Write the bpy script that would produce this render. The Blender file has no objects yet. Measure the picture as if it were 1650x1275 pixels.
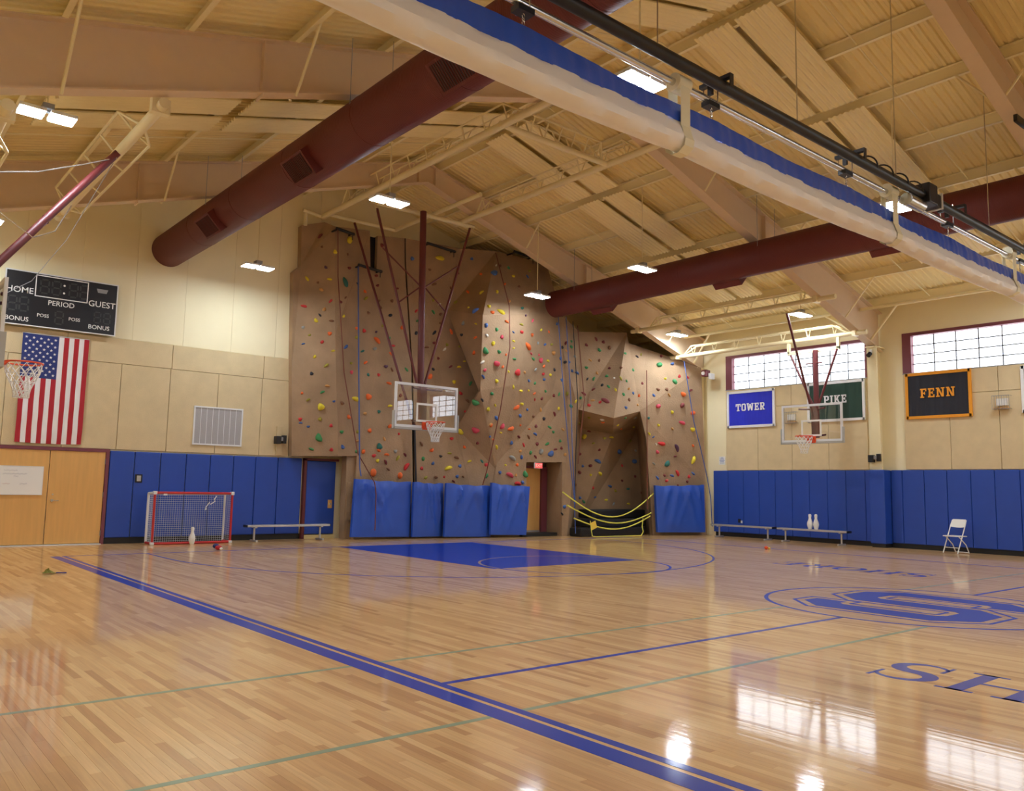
import bpy, bmesh, math, random
from mathutils import Vector, Matrix
random.seed(7)
S = bpy.context.scene
COL = S.collection
# ---------------------------------------------------------------- camera
YAW, PITCH, ROLL = (math.radians(a) for a in (39.764, 6.3544, -1.1278))
fw = Vector((math.sin(YAW)*math.cos(PITCH), math.cos(YAW)*math.cos(PITCH), math.sin(PITCH)))
rt = Vector((math.cos(YAW), -math.sin(YAW), 0))
dn = fw.cross(rt)
r2 = rt*math.cos(ROLL) + dn*math.sin(ROLL)
d2 = dn*math.cos(ROLL) - rt*math.sin(ROLL)
cam_d = bpy.data.cameras.new('camera')
cam_d.sensor_fit = 'HORIZONTAL'; cam_d.sensor_width = 36.0
cam_d.lens = 1327.4/1650*36.0
cam_d.clip_start = 0.02; cam_d.clip_end = 200
cam = bpy.data.objects.new('camera', cam_d); COL.objects.link(cam)
m3 = Matrix((r2, -d2, -fw)).transposed()
cam.matrix_world = Matrix.Translation((-0.064, -0.076, 1.451)) @ m3.to_4x4()
S.camera = cam
# ---------------------------------------------------------------- world, light levels, exposure
W = bpy.data.worlds.new('world'); S.world = W; W.use_nodes = True
W.node_tree.nodes['Background'].inputs[0].default_value = (0.75, 0.85, 1.0, 1)
W.node_tree.nodes['Background'].inputs[1].default_value = 0.6
LAMP = 60.0        # radiance of the lamp lenses
PANE = 1.7         # radiance of the daylit window panes
S.view_settings.view_transform = 'Standard'
S.view_settings.look = 'None'
S.view_settings.gamma = 1.0
S.view_settings.use_curve_mapping = False
S.view_settings.exposure = 1.28
try:
    S.cycles.max_bounces = 12; S.cycles.diffuse_bounces = 6; S.cycles.glossy_bounces = 4
    S.cycles.sample_clamp_indirect = 8.0
except Exception:
    pass
# ---------------------------------------------------------------- materials
MATS = {}
def srgb(r, g, b):
    f = lambda c: ((c/255+0.055)/1.055)**2.4 if c/255 > 0.04045 else c/255/12.92
    return (f(r), f(g), f(b), 1)
def mat(name, col, rough=0.55, metal=0.0, vary=0.0, scale=6.0, bump=0.0, bscale=40.0, spec=0.5, coat=0.0, stretch=None):
    if name in MATS: return MATS[name]
    m = bpy.data.materials.new(name); m.use_nodes = True
    nt = m.node_tree; b = nt.nodes['Principled BSDF']
    b.inputs['Base Color'].default_value = col
    b.inputs['Roughness'].default_value = rough
    b.inputs['Metallic'].default_value = metal
    b.inputs['Specular IOR Level'].default_value = spec
    b.inputs['Coat Weight'].default_value = coat
    b.inputs['Coat Roughness'].default_value = 0.08
    if vary or bump:
        tc = nt.nodes.new('ShaderNodeTexCoord')
        src = tc.outputs['Object']
        if stretch:
            mp = nt.nodes.new('ShaderNodeMapping'); mp.inputs['Scale'].default_value = stretch
            nt.links.new(src, mp.inputs[0]); src = mp.outputs[0]
    if vary:
        n = nt.nodes.new('ShaderNodeTexNoise'); n.inputs['Scale'].default_value = scale; n.inputs['Detail'].default_value = 5
        nt.links.new(src, n.inputs['Vector'])
        r = nt.nodes.new('ShaderNodeMapRange'); r.inputs['From Min'].default_value = 0.25; r.inputs['From Max'].default_value = 0.75
        r.inputs['To Min'].default_value = 1-vary; r.inputs['To Max'].default_value = 1+vary
        nt.links.new(n.outputs['Fac'], r.inputs['Value'])
        mx = nt.nodes.new('ShaderNodeMix'); mx.data_type = 'RGBA'; mx.blend_type = 'MULTIPLY'; mx.inputs['Factor'].default_value = 1
        mx.inputs['A'].default_value = col
        nt.links.new(r.outputs[0], mx.inputs['B'])
        nt.links.new(mx.outputs['Result'], b.inputs['Base Color'])
    if bump:
        n2 = nt.nodes.new('ShaderNodeTexNoise'); n2.inputs['Scale'].default_value = bscale; n2.inputs['Detail'].default_value = 4
        nt.links.new(src, n2.inputs['Vector'])
        bp = nt.nodes.new('ShaderNodeBump'); bp.inputs['Strength'].default_value = bump; bp.inputs['Distance'].default_value = 0.02
        nt.links.new(n2.outputs['Fac'], bp.inputs['Height']); nt.links.new(bp.outputs[0], b.inputs['Normal'])
    MATS[name] = m
    return m
def emit(name, col, strength):
    if name in MATS: return MATS[name]
    m = bpy.data.materials.new(name); m.use_nodes = True; nt = m.node_tree
    b = nt.nodes['Principled BSDF']
    b.inputs['Base Color'].default_value = (0.8, 0.8, 0.8, 1)
    b.inputs['Emission Color'].default_value = col; b.inputs['Emission Strength'].default_value = strength
    MATS[name] = m
    return m
M_CREAM = mat('cream_wallboard', srgb(240, 229, 190), 0.8, vary=0.02, scale=2)
M_TECT = mat('tan_fibre_board', srgb(214, 194, 152), 0.9, vary=0.06, scale=3.5, bump=0.25, bscale=90)
M_DECK = mat('cream_roof_deck', srgb(240, 222, 164), 0.75)
M_STEEL = mat('pinkish_tan_steel_paint', srgb(220, 196, 164), 0.55, vary=0.02)
M_PURL = mat('cream_purlin_paint', srgb(242, 230, 186), 0.6)
M_CPIPE = mat('cream_pipe_paint', srgb(238, 225, 180), 0.45)
M_DUCT = None
M_RED = mat('dark_red_steel', srgb(100, 38, 38), 0.45)
M_TRIM = mat('maroon_trim_paint', srgb(122, 62, 72), 0.5)
M_BLUE = mat('royal_blue_vinyl', srgb(36, 74, 168), 0.45, vary=0.05, scale=3, bump=0.06, bscale=14)
M_BLUE2 = mat('creased_blue_vinyl', srgb(46, 88, 190), 0.38, vary=0.05, scale=3)
M_BLACK = mat('black_rubber', srgb(24, 25, 28), 0.5)
M_BLKM = mat('black_painted_metal', srgb(28, 28, 32), 0.4)
M_ALU = mat('brushed_aluminium', srgb(205, 205, 203), 0.35, metal=0.7)
M_CHROME = mat('galvanised_pipe', srgb(215, 215, 212), 0.22, metal=0.9)
M_WHITE = mat('white_plastic', srgb(238, 238, 232), 0.4)
M_WHITEM = mat('white_enamel', srgb(228, 230, 230), 0.35)
M_GREYP = mat('grey_padding', srgb(178, 178, 170), 0.6)
M_ROCK = mat('brown_textured_climbing_panel', srgb(162, 134, 103), 0.85, vary=0.2, scale=1.5, bump=0.45, bscale=22)
M_WOOD = mat('birch_door_veneer', srgb(222, 172, 100), 0.4, vary=0.08, scale=2.2, stretch=(6, 6, 0.5))
M_ORNG = mat('orange_rim_paint', srgb(226, 84, 40), 0.4)
M_NET = mat('white_cord', srgb(235, 235, 230), 0.8)
M_REDP = mat('red_goal_tube', srgb(190, 45, 45), 0.4)
M_YEL = mat('yellow_webbing', srgb(226, 222, 90), 0.6)
M_YSIGN = mat('yellow_card', srgb(240, 205, 80), 0.6)
M_LBLUE = mat('court_paint_blue', srgb(16, 52, 165), 0.5, coat=0.5, spec=0.15)
M_LGRN = mat('court_paint_sage', srgb(140, 158, 128), 0.45, coat=0.6, spec=0.15)
M_CURW = mat('white_curtain_vinyl', srgb(244, 241, 236), 0.5, vary=0.02, scale=3)
M_CURB = mat('blue_curtain_vinyl', srgb(54, 94, 205), 0.3, bump=0.5, bscale=6)
M_STRAP = mat('cream_webbing', srgb(235, 228, 196), 0.6)
M_BOARD = mat('black_scoreboard_face', srgb(22, 23, 27), 0.35)
M_SEG = mat('unlit_digit_grey', srgb(92, 94, 90), 0.5)
M_GREY = mat('grey_metal', srgb(150, 150, 150), 0.5)
M_GRILL = mat('grey_grille_mesh', srgb(168, 166, 166), 0.5, vary=0.06, scale=60)
M_DGRILL = mat('dark_duct_grille', srgb(50, 30, 28), 0.6)
M_FRED = mat('flag_red', srgb(176, 32, 44), 0.75)
M_FWHT = mat('flag_white', srgb(236, 234, 232), 0.75)
M_FBLU = mat('flag_blue', srgb(42, 56, 118), 0.75)
M_LAMP = emit('lamp_lens', (0.85, 0.94, 1.05, 1), LAMP)
M_PANE = emit('daylit_frosted_pane', (0.88, 0.95, 1.04, 1), PANE)
M_EXIT = emit('exit_sign_face', (1.0, 0.12, 0.1, 1), 0.35)
M_EXIT.node_tree.nodes['Principled BSDF'].inputs['Base Color'].default_value = (0.5, 0.03, 0.03, 1)
# glass of the backboards
M_GLASS = bpy.data.materials.new('backboard_glass'); M_GLASS.use_nodes = True
_nt = M_GLASS.node_tree; _b = _nt.nodes['Principled BSDF']
_b.inputs['Roughness'].default_value = 0.0; _b.inputs['IOR'].default_value = 1.45
_tr = _nt.nodes.new('ShaderNodeBsdfTransparent'); _gl = _nt.nodes.new('ShaderNodeBsdfGlossy'); _gl.inputs['Roughness'].default_value = 0.01
_fr = _nt.nodes.new('ShaderNodeFresnel'); _fr.inputs['IOR'].default_value = 1.55
_mx = _nt.nodes.new('ShaderNodeMixShader')
_nt.links.new(_fr.outputs[0], _mx.inputs[0]); _nt.links.new(_tr.outputs[0], _mx.inputs[1]); _nt.links.new(_gl.outputs[0], _mx.inputs[2])
_nt.links.new(_mx.outputs[0], _nt.nodes['Material Output'].inputs[0])
# duct: fine spiral ribs as bump
M_DUCT = mat('dark_red_spiral_duct', srgb(98, 34, 28), 0.6)
_nt = M_DUCT.node_tree; _tc = _nt.nodes.new('ShaderNodeTexCoord'); _w = _nt.nodes.new('ShaderNodeTexWave')
_w.bands_direction = 'Y'; _w.inputs['Scale'].default_value = 9.0; _w.inputs['Distortion'].default_value = 0
_bp = _nt.nodes.new('ShaderNodeBump'); _bp.inputs['Strength'].default_value = 0.15; _bp.inputs['Distance'].default_value = 0.02
_nt.links.new(_tc.outputs['Object'], _w.inputs[0]); _nt.links.new(_w.outputs['Fac'], _bp.inputs['Height']); _nt.links.new(_bp.outputs[0], _nt.nodes['Principled BSDF'].inputs['Normal'])
# maple floor: strips run along Y; same layout as the single boards built below
BW, BL = 0.057, 0.95
def floor_mat():
    m = bpy.data.materials.new('maple_strip_floor'); m.use_nodes = True; nt = m.node_tree; L = nt.links
    b = nt.nodes['Principled BSDF']
    geo = nt.nodes.new('ShaderNodeNewGeometry'); sep = nt.nodes.new('ShaderNodeSeparateXYZ'); L.new(geo.outputs['Position'], sep.inputs[0])
    def mth(op, a, c=None):
        n = nt.nodes.new('ShaderNodeMath'); n.operation = op
        for i, v in enumerate((a, c)):
            if v is None: continue
            if isinstance(v, (int, float)): n.inputs[i].default_value = v
            else: L.new(v, n.inputs[i])
        return n.outputs[0]
    row = mth('FLOOR', mth('DIVIDE', sep.outputs['X'], BW))
    off = mth('FRACT', mth('MULTIPLY', row, 0.38196601))
    col = mth('FLOOR', mth('ADD', mth('DIVIDE', sep.outputs['Y'], BL), off))
    cmb = nt.nodes.new('ShaderNodeCombineXYZ'); L.new(row, cmb.inputs[0]); L.new(col, cmb.inputs[1])
    wn = nt.nodes.new('ShaderNodeTexWhiteNoise'); wn.noise_dimensions = '3D'; L.new(cmb.outputs[0], wn.inputs['Vector'])
    rp = nt.nodes.new('ShaderNodeValToRGB')
    e = rp.color_ramp.elements; e[0].position = 0.0; e[0].color = srgb(190, 142, 88); e[1].position = 1.0; e[1].color = srgb(228, 188, 130)
    k = e.new(0.12); k.color = srgb(206, 160, 102); k = e.new(0.6); k.color = srgb(219, 176, 117)
    L.new(wn.outputs['Value'], rp.inputs[0])
    mp = nt.nodes.new('ShaderNodeMapping'); mp.inputs['Scale'].default_value = (60, 2.5, 1); L.new(geo.outputs['Position'], mp.inputs[0])
    nz = nt.nodes.new('ShaderNodeTexNoise'); nz.inputs['Scale'].default_value = 1.0; nz.inputs['Detail'].default_value = 4; L.new(mp.outputs[0], nz.inputs['Vector'])
    rg = nt.nodes.new('ShaderNodeMapRange'); rg.inputs['From Min'].default_value = 0.3; rg.inputs['From Max'].default_value = 0.7
    rg.inputs['To Min'].default_value = 0.9; rg.inputs['To Max'].default_value = 1.06; L.new(nz.outputs['Fac'], rg.inputs['Value'])
    mx = nt.nodes.new('ShaderNodeMix'); mx.data_type = 'RGBA'; mx.blend_type = 'MULTIPLY'; mx.inputs['Factor'].default_value = 1
    L.new(rp.outputs[0], mx.inputs['A']); L.new(rg.outputs[0], mx.inputs['B']); L.new(mx.outputs['Result'], b.inputs['Base Color'])
    b.inputs['Roughness'].default_value = 0.5; b.inputs['Coat Weight'].default_value = 0.75; b.inputs['Coat Roughness'].default_value = 0.07
    b.inputs['Specular IOR Level'].default_value = 0.2
    # slight cupping of the strips breaks up reflections
    n2 = nt.nodes.new('ShaderNodeTexNoise'); n2.inputs['Scale'].default_value = 1.0; n2.inputs['Detail'].default_value = 2
    mp2 = nt.nodes.new('ShaderNodeMapping'); mp2.inputs['Scale'].default_value = (14, 1.2, 1); L.new(geo.outputs['Position'], mp2.inputs[0]); L.new(mp2.outputs[0], n2.inputs['Vector'])
    bp = nt.nodes.new('ShaderNodeBump'); bp.inputs['Strength'].default_value = 0.06; bp.inputs['Distance'].default_value = 0.01
    L.new(n2.outputs['Fac'], bp.inputs['Height']); L.new(bp.outputs[0], b.inputs['Coat Normal'])
    return m
M_FLOOR = floor_mat()
# ---------------------------------------------------------------- mesh helpers
class G:
    def __init__(s): s.v = []; s.f = []; s.mi = []; s.cur = 0
    def add(s, vs, fs):
        o = len(s.v); s.v += [tuple(v) for v in vs]; s.f += [tuple(i+o for i in f) for f in fs]; s.mi += [s.cur]*len(fs); return s
    def box(s, x0, x1, y0, y1, z0, z1):
        x0, x1 = min(x0, x1), max(x0, x1); y0, y1 = min(y0, y1), max(y0, y1); z0, z1 = min(z0, z1), max(z0, z1)
        return s.add([(x, y, z) for x in (x0, x1) for y in (y0, y1) for z in (z0, z1)],
                     [(0, 1, 3, 2), (4, 6, 7, 5), (0, 4, 5, 1), (2, 3, 7, 6), (0, 2, 6, 4), (1, 5, 7, 3)])
    def bbox(s, x0, x1, y0, y1, z0, z1, b):
        """box with bevelled edges"""
        bm = bmesh.new(); bmesh.ops.create_cube(bm, size=1)
        for v in bm.verts: v.co = Vector(((x0+x1)/2+v.co.x*(x1-x0), (y0+y1)/2+v.co.y*(y1-y0), (z0+z1)/2+v.co.z*(z1-z0)))
        bmesh.ops.bevel(bm, geom=bm.edges[:], offset=b, segments=2, affect='EDGES', profile=0.6)
        bm.verts.index_update(); s.add([v.co for v in bm.verts], [[v.index for v in f.verts] for f in bm.faces]); bm.free(); return s
    def obox(s, c, sz, mtx):
        c = Vector(c)
        vs = [c + mtx @ Vector((sx*sz[0]/2, sy*sz[1]/2, sz_*sz[2]/2)) for sx in (-1, 1) for sy in (-1, 1) for sz_ in (-1, 1)]
        return s.add(vs, [(0, 1, 3, 2), (4, 6, 7, 5), (0, 4, 5, 1), (2, 3, 7, 6), (0, 2, 6, 4), (1, 5, 7, 3)])
    def cyl(s, p, q, r, n=10, r2=None):
        p, q = Vector(p), Vector(q); d = (q-p).normalized()
        a = d.orthogonal().normalized(); b = d.cross(a); r2 = r if r2 is None else r2
        vs = []
        for k in range(n):
            t = 2*math.pi*k/n; o = a*math.cos(t)+b*math.sin(t); vs += [p+o*r, q+o*r2]
        fs = [(2*k, 2*((k+1) % n), 2*((k+1) % n)+1, 2*k+1) for k in range(n)]
        fs += [tuple(2*k for k in range(n))[::-1], tuple(2*k+1 for k in range(n))]
        return s.add(vs, fs)
    def tube(s, pts, r, n=6, closed=False):
        pts = [Vector(p) for p in pts]; N = len(pts); rings = []; up = None
        for i, p in enumerate(pts):
            if closed: t = (pts[(i+1) % N]-pts[i-1]).normalized()
            else: t = (pts[min(i+1, N-1)]-pts[max(i-1, 0)]).normalized()
            if up is None: up = t.orthogonal().normalized()
            up = (up - t*up.dot(t)); up = up.normalized() if up.length > 1e-6 else t.orthogonal().normalized()
            b = t.cross(up)
            rings.append([p+(up*math.cos(2*math.pi*k/n)+b*math.sin(2*math.pi*k/n))*r for k in range(n)])
        vs = [v for rr in rings for v in rr]; fs = []
        for i in range(N if closed else N-1):
            j = (i+1) % N
            for k in range(n): fs.append((i*n+k, i*n+(k+1) % n, j*n+(k+1) % n, j*n+k))
        if not closed: fs += [tuple(range(n))[::-1], tuple((N-1)*n+k for k in range(n))]
        return s.add(vs, fs)
    def prism(s, poly, fn, a, b):
        """poly 2D extruded; fn(u, v, w) -> 3D"""
        n = len(poly)
        return s.add([fn(u, v, a) for u, v in poly]+[fn(u, v, b) for u, v in poly],
                     [tuple(range(n))[::-1], tuple(range(n, 2*n))]+[(i, (i+1) % n, n+(i+1) % n, n+i) for i in range(n)])
    def lathe(s, prof, c, n=20):
        c = Vector(c); vs = []
        for r, z in prof:
            for k in range(n): vs.append(c+Vector((r*math.cos(2*math.pi*k/n), r*math.sin(2*math.pi*k/n), z)))
        fs = []
        for i in range(len(prof)-1):
            for k in range(n): fs.append((i*n+k, i*n+(k+1) % n, (i+1)*n+(k+1) % n, (i+1)*n+k))
        fs += [tuple(range(n))[::-1], tuple((len(prof)-1)*n+k for k in range(n))]
        return s.add(vs, fs)
    def build(s, name, m, parent=None, local=False, smooth=False, recenter=True):
        off = Vector((0, 0, 0)); loc = Vector((0, 0, 0))
        if parent is not None and not local: off = world_loc(parent)
        elif parent is None and recenter:
            xs = [v[0] for v in s.v]; ys = [v[1] for v in s.v]; zs = [v[2] for v in s.v]
            off = Vector(((min(xs)+max(xs))/2, (min(ys)+max(ys))/2, min(zs))); loc = off.copy()
        me = bpy.data.meshes.new(name)
        me.from_pydata([(v[0]-off.x, v[1]-off.y, v[2]-off.z) for v in s.v], [], s.f)
        for mm in (m if isinstance(m, (list, tuple)) else [m]): me.materials.append(mm)
        if any(s.mi): me.polygons.foreach_set('material_index', s.mi)
        bm = bmesh.new(); bm.from_mesh(me); bmesh.ops.recalc_face_normals(bm, faces=bm.faces); bm.to_mesh(me); bm.free()
        if smooth:
            me.polygons.foreach_set('use_smooth', [True]*len(me.polygons)); me.set_sharp_from_angle(angle=0.7)
        me.update()
        o = bpy.data.objects.new(name, me); COL.objects.link(o); o.location = loc
        if parent is not None: o.parent = parent
        return o
def world_loc(o):
    v = Vector(o.location)
    while o.parent is not None: o = o.parent; v = v+Vector(o.location)
    return v
def tag(o, label=None, cat=None, group=None, kind=None):
    if label: o['label'] = label
    if cat: o['category'] = cat
    if group: o['group'] = group
    if kind: o['kind'] = kind
    return o
def thing(name, label, cat, loc=(0, 0, 0), rz=0.0, group=None, kind=None):
    o = bpy.data.objects.new(name, None); COL.objects.link(o); o.location = loc; o.rotation_euler = (0, 0, rz)
    o.empty_display_size = 0.2
    return tag(o, label, cat, group, kind)
def struct(o): o['kind'] = 'structure'; return o
def copy_tree(o, parent=None):
    c = o.copy(); COL.objects.link(c); c.parent = parent
    for ch in list(o.children): copy_tree(ch, c)
    return c
def text_part(txt, size, fn, m, parent, name='lettering', align='CENTER', depth=0.004):
    """lettering with the built-in font; fn(u, v, w) -> 3D world"""
    cu = bpy.data.curves.new(name, 'FONT'); cu.body = txt; cu.size = size; cu.align_x = align; cu.align_y = 'CENTER'; cu.extrude = depth/2; cu.resolution_u = 3
    cu.offset = size*0.004
    t = bpy.data.objects.new('tmp', cu); COL.objects.link(t)
    bpy.context.view_layer.update()
    me = bpy.data.meshes.new_from_object(t)
    bpy.data.objects.remove(t)
    g = G(); g.add([fn(v.co.x, v.co.y, v.co.z) for v in me.vertices], [tuple(p.vertices) for p in me.polygons])
    bpy.data.meshes.remove(me)
    return g.build(name, m, parent)
# slab-serif block letters as lists of 2D polygons in a 0..1 high box
def R_(x0, y0, x1, y1): return [(x0, y0), (x1, y0), (x1, y1), (x0, y1)]
def D_(x0, y0, x1, y1, t): return [(x0-t/2, y0), (x0+t/2, y0), (x1+t/2, y1), (x1-t/2, y1)]
SLAB = {
 'T': (0.8, [R_(.3, 0, .5, 1), R_(0, .83, .8, 1), R_(0, .62, .13, .83), R_(.67, .62, .8, .83), R_(.17, 0, .63, .14)]),
 'O': (0.7, [R_(0, .14, .2, .86), R_(.5, .14, .7, .86), R_(.14, .84, .56, 1), R_(.14, 0, .56, .16), [(0, .14), (.14, 0), (.2, .16), (.2, .3)], [(.7, .14), (.5, .3), (.5, .16), (.56, 0)], [(0, .86), (.2, .7), (.2, .84), (.14, 1)], [(.7, .86), (.56, 1), (.5, .84), (.5, .7)]]),
 'W': (1.1, [D_(.3, 0, .18, 1, .2), D_(.3, 0, .55, .8, .18), D_(.8, 0, .55, .8, .18), D_(.8, 0, .92, 1, .2), R_(0, .88, .36, 1), R_(.74, .88, 1.1, 1), R_(.42, .76, .68, .88)]),
 'E': (0.7, [R_(.08, 0, .28, 1), R_(0, 0, .68, .15), R_(0, .85, .66, 1), R_(.28, .43, .5, .57), R_(.54, 0, .68, .3), R_(.53, .7, .66, 1), R_(.42, .34, .52, .66)]),
 'R': (0.76, [R_(.08, 0, .28, 1), R_(0, 0, .36, .14), R_(0, .85, .55, 1), R_(.28, .42, .55, .56), [(.5, .42), (.7, .54), (.7, .88), (.55, 1), (.5, .85), (.52, .56)], D_(.58, 0, .42, .44, .19), R_(.5, 0, .76, .14)]),
 'P': (0.72, [R_(.08, 0, .28, 1), R_(0, 0, .38, .14), R_(0, .85, .55, 1), R_(.28, .38, .55, .53), [(.5, .38), (.71, .5), (.71, .88), (.55, 1), (.5, .85), (.52, .53)]]),
 'I': (0.4, [R_(.1, 0, .3, 1), R_(0, 0, .4, .14), R_(0, .86, .4, 1)]),
 'K': (0.82, [R_(.08, 0, .28, 1), R_(0, 0, .36, .14), R_(0, .86, .36, 1), D_(.3, .36, .62, 1, .2), D_(.64, 0, .42, .58, .2), R_(.5, 0, .82, .14), R_(.48, .86, .8, 1)]),
 'F': (0.68, [R_(.08, 0, .28, 1), R_(0, 0, .4, .14), R_(0, .85, .66, 1), R_(.28, .42, .5, .56), R_(.53, .7, .66, 1), R_(.42, .34, .52, .65)]),
 'N': (0.9, [R_(.1, 0, .26, 1), R_(.64, 0, .8, 1), D_(.68, 0, .2, 1, .2), R_(0, 0, .38, .13), R_(.52, .87, .9, 1), R_(0, .87, .3, 1)]),
}
def slab_word(word, h, gap, fn, depth, m, parent):
    """slab-serif word centred on u=0, v=0; each letter its own part"""
    tot = sum(SLAB[c][0] for c in word)*h + gap*(len(word)-1); x = -tot/2
    for c in word:
        w, polys = SLAB[c]; g = G()
        for k, p in enumerate(polys): g.prism([(x+a*h, (b-0.5)*h) for a, b in p], fn, 0, depth+0.0003*k)
        g.build('letter', m, parent); x += w*h+gap
RX, EAVE_D = 11.28, 0.272
def ztop(x): return 9.72-EAVE_D*abs(x-RX)
CW_V = {'a1': (9.218, 20.0, 8.295), 'a2': (9.855, 19.95, 8.513), 'a3': (10.046, 19.7, 8.375), 'a4': (9.257, 20.0, 7.199), 'a5': (9.055, 20.0, 7.01), 'a6': (9.258, 20.0, 2.144), 'a7': (10.355, 19.55, 2.179), 'a8': (10.059, 19.45, 5.361), 'a9': (9.144, 20.0, 4.323), 'b1': (11.143, 19.75, 8.506), 'b2': (11.181, 19.7, 7.436), 'b3': (10.815, 19.7, 7.332), 'b4': (10.963, 19.65, 2.205), 'c1': (11.377, 19.7, 8.402), 'c2': (12.223, 19.65, 8.499), 'c3': (12.25, 19.65, 7.829), 'c4': (12.51, 19.5, 4.628), 'c5': (12.56, 19.45, 3.046), 'c6': (12.686, 19.4, 0.0), 'c7': (10.941, 19.6, 0.0), 'c8': (11.38, 19.7, 7.403), 'd0': (12.275, 19.68, 8.517), 'd0b': (12.311, 19.68, 7.846), 'd0c': (12.581, 19.53, 4.639), 'd0d': (12.662, 19.48, 3.054), 'd1': (13.9, 19.35, 8.486), 'd2': (13.605, 19.35, 6.561), 'd3': (14.649, 19.1, 4.278), 'd4': (13.948, 19.25, 4.172), 'd5': (13.924, 19.2, 3.119), 'd6': (14.372, 19.1, 1.469), 'd7': (14.418, 19.1, 0.0), 'd8': (12.757, 19.43, 0.0), 'p1': (14.886, 18.75, 8.464), 'p2': (13.851, 18.0, 6.249), 'p3': (14.058, 18.3, 4.162), 'p4': (14.656, 18.7, 2.872), 'p5': (15.14, 18.9, 1.992), 'p6': (15.035, 18.95, 1.355), 'p7': (15.074, 18.95, 0.0), 'p8': (16.103, 18.5, 8.365), 'p9': (15.449, 17.9, 6.474), 'p10': (15.443, 18.2, 4.445), 'p11': (15.143, 18.85, 2.119), 'f1': (16.767, 18.55, 8.306), 'f2': (17.59, 18.75, 6.924), 'f3': (17.029, 18.55, 4.239), 'f4': (17.689, 18.55, 4.295), 'f5': (17.574, 18.45, 2.253), 'f6': (16.169, 18.7, 2.207), 'f7': (16.22, 18.7, 0.0), 'f8': (17.495, 18.6, 5.854), 'g1': (17.949, 18.75, 6.735), 'g2': (18.321, 18.7, 6.476), 'g3': (17.938, 18.3, 3.908), 'g4': (17.822, 18.35, 2.356), 'g5': (17.618, 18.4, 0.0), 'g6': (17.416, 18.45, 2.247), 'g7': (17.43, 18.45, 0.0), 'h1': (19.932, 18.1, 6.596), 'h2': (18.425, 17.25, 3.615), 'h3': (19.969, 18.05, 6.242), 'h4': (20.689, 17.9, 6.106), 'h5': (20.016, 17.6, 3.963), 'i1': (22.43, 17.0, 5.579), 'i2': (22.627, 17.0, 1.688), 'i3': (22.675, 17.0, 0.0), 'i4': (20.657, 17.6, 0.0), 'i5': (20.319, 17.6, 3.139), 'k1': (19.111, 19.4, 3.443), 'k2': (21.738, 19.2, 3.595), 'k3': (21.909, 19.0, 0.0), 'k4': (18.881, 19.4, 0.0), 'k5': (20.16, 18.9, 3.278)}
CW_F = [('a1', 'a2', 'a3', 'a8', 'a9', 'a5', 'a4'), ('a9', 'a8', 'a7', 'a6'), ('a3', 'b1', 'b2', 'b3', 'b4', 'a7', 'a8'), ('b3', 'b2', 'c8', 'c1', 'c2', 'c3', 'c4', 'c5', 'c6', 'c7', 'b4'), ('d0', 'd1', 'd2', 'd3', 'd4', 'd5', 'd6', 'd7', 'd8', 'd0d', 'd0c', 'd0b'), ('d1', 'p1', 'p2', 'p3', 'd3', 'd2'), ('d4', 'd3', 'p3', 'p4', 'p5', 'p6', 'p7', 'd7', 'd6', 'd5'), ('p1', 'p8', 'p9', 'p2'), ('p2', 'p9', 'p10', 'p11', 'p5', 'p4', 'p3'), ('p8', 'f1', 'f2', 'f8', 'f3', 'p10', 'p9'), ('p10', 'f3', 'f6', 'f7', 'p7', 'p6', 'p5', 'p11'), ('f3', 'f8', 'f4', 'f5', 'f6'), ('f2', 'g1', 'g2', 'g3', 'f4', 'f8'), ('f4', 'g3', 'g4', 'g5', 'g7', 'g6', 'f5'), ('g2', 'h1', 'h2', 'g3'), ('h1', 'h3', 'h5', 'h2'), ('h3', 'h4', 'h5'), ('h4', 'i1', 'i2', 'i5', 'h5'), ('i5', 'i2', 'i3', 'i4'), ('g3', 'h2', 'k5', 'k1'), ('h2', 'h5', 'k2', 'k5'), ('k1', 'k5', 'k2', 'k3', 'k4'), ('g4', 'g3', 'k1', 'k4', 'g5'), ('h5', 'i5', 'i4', 'k3', 'k2')]
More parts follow.
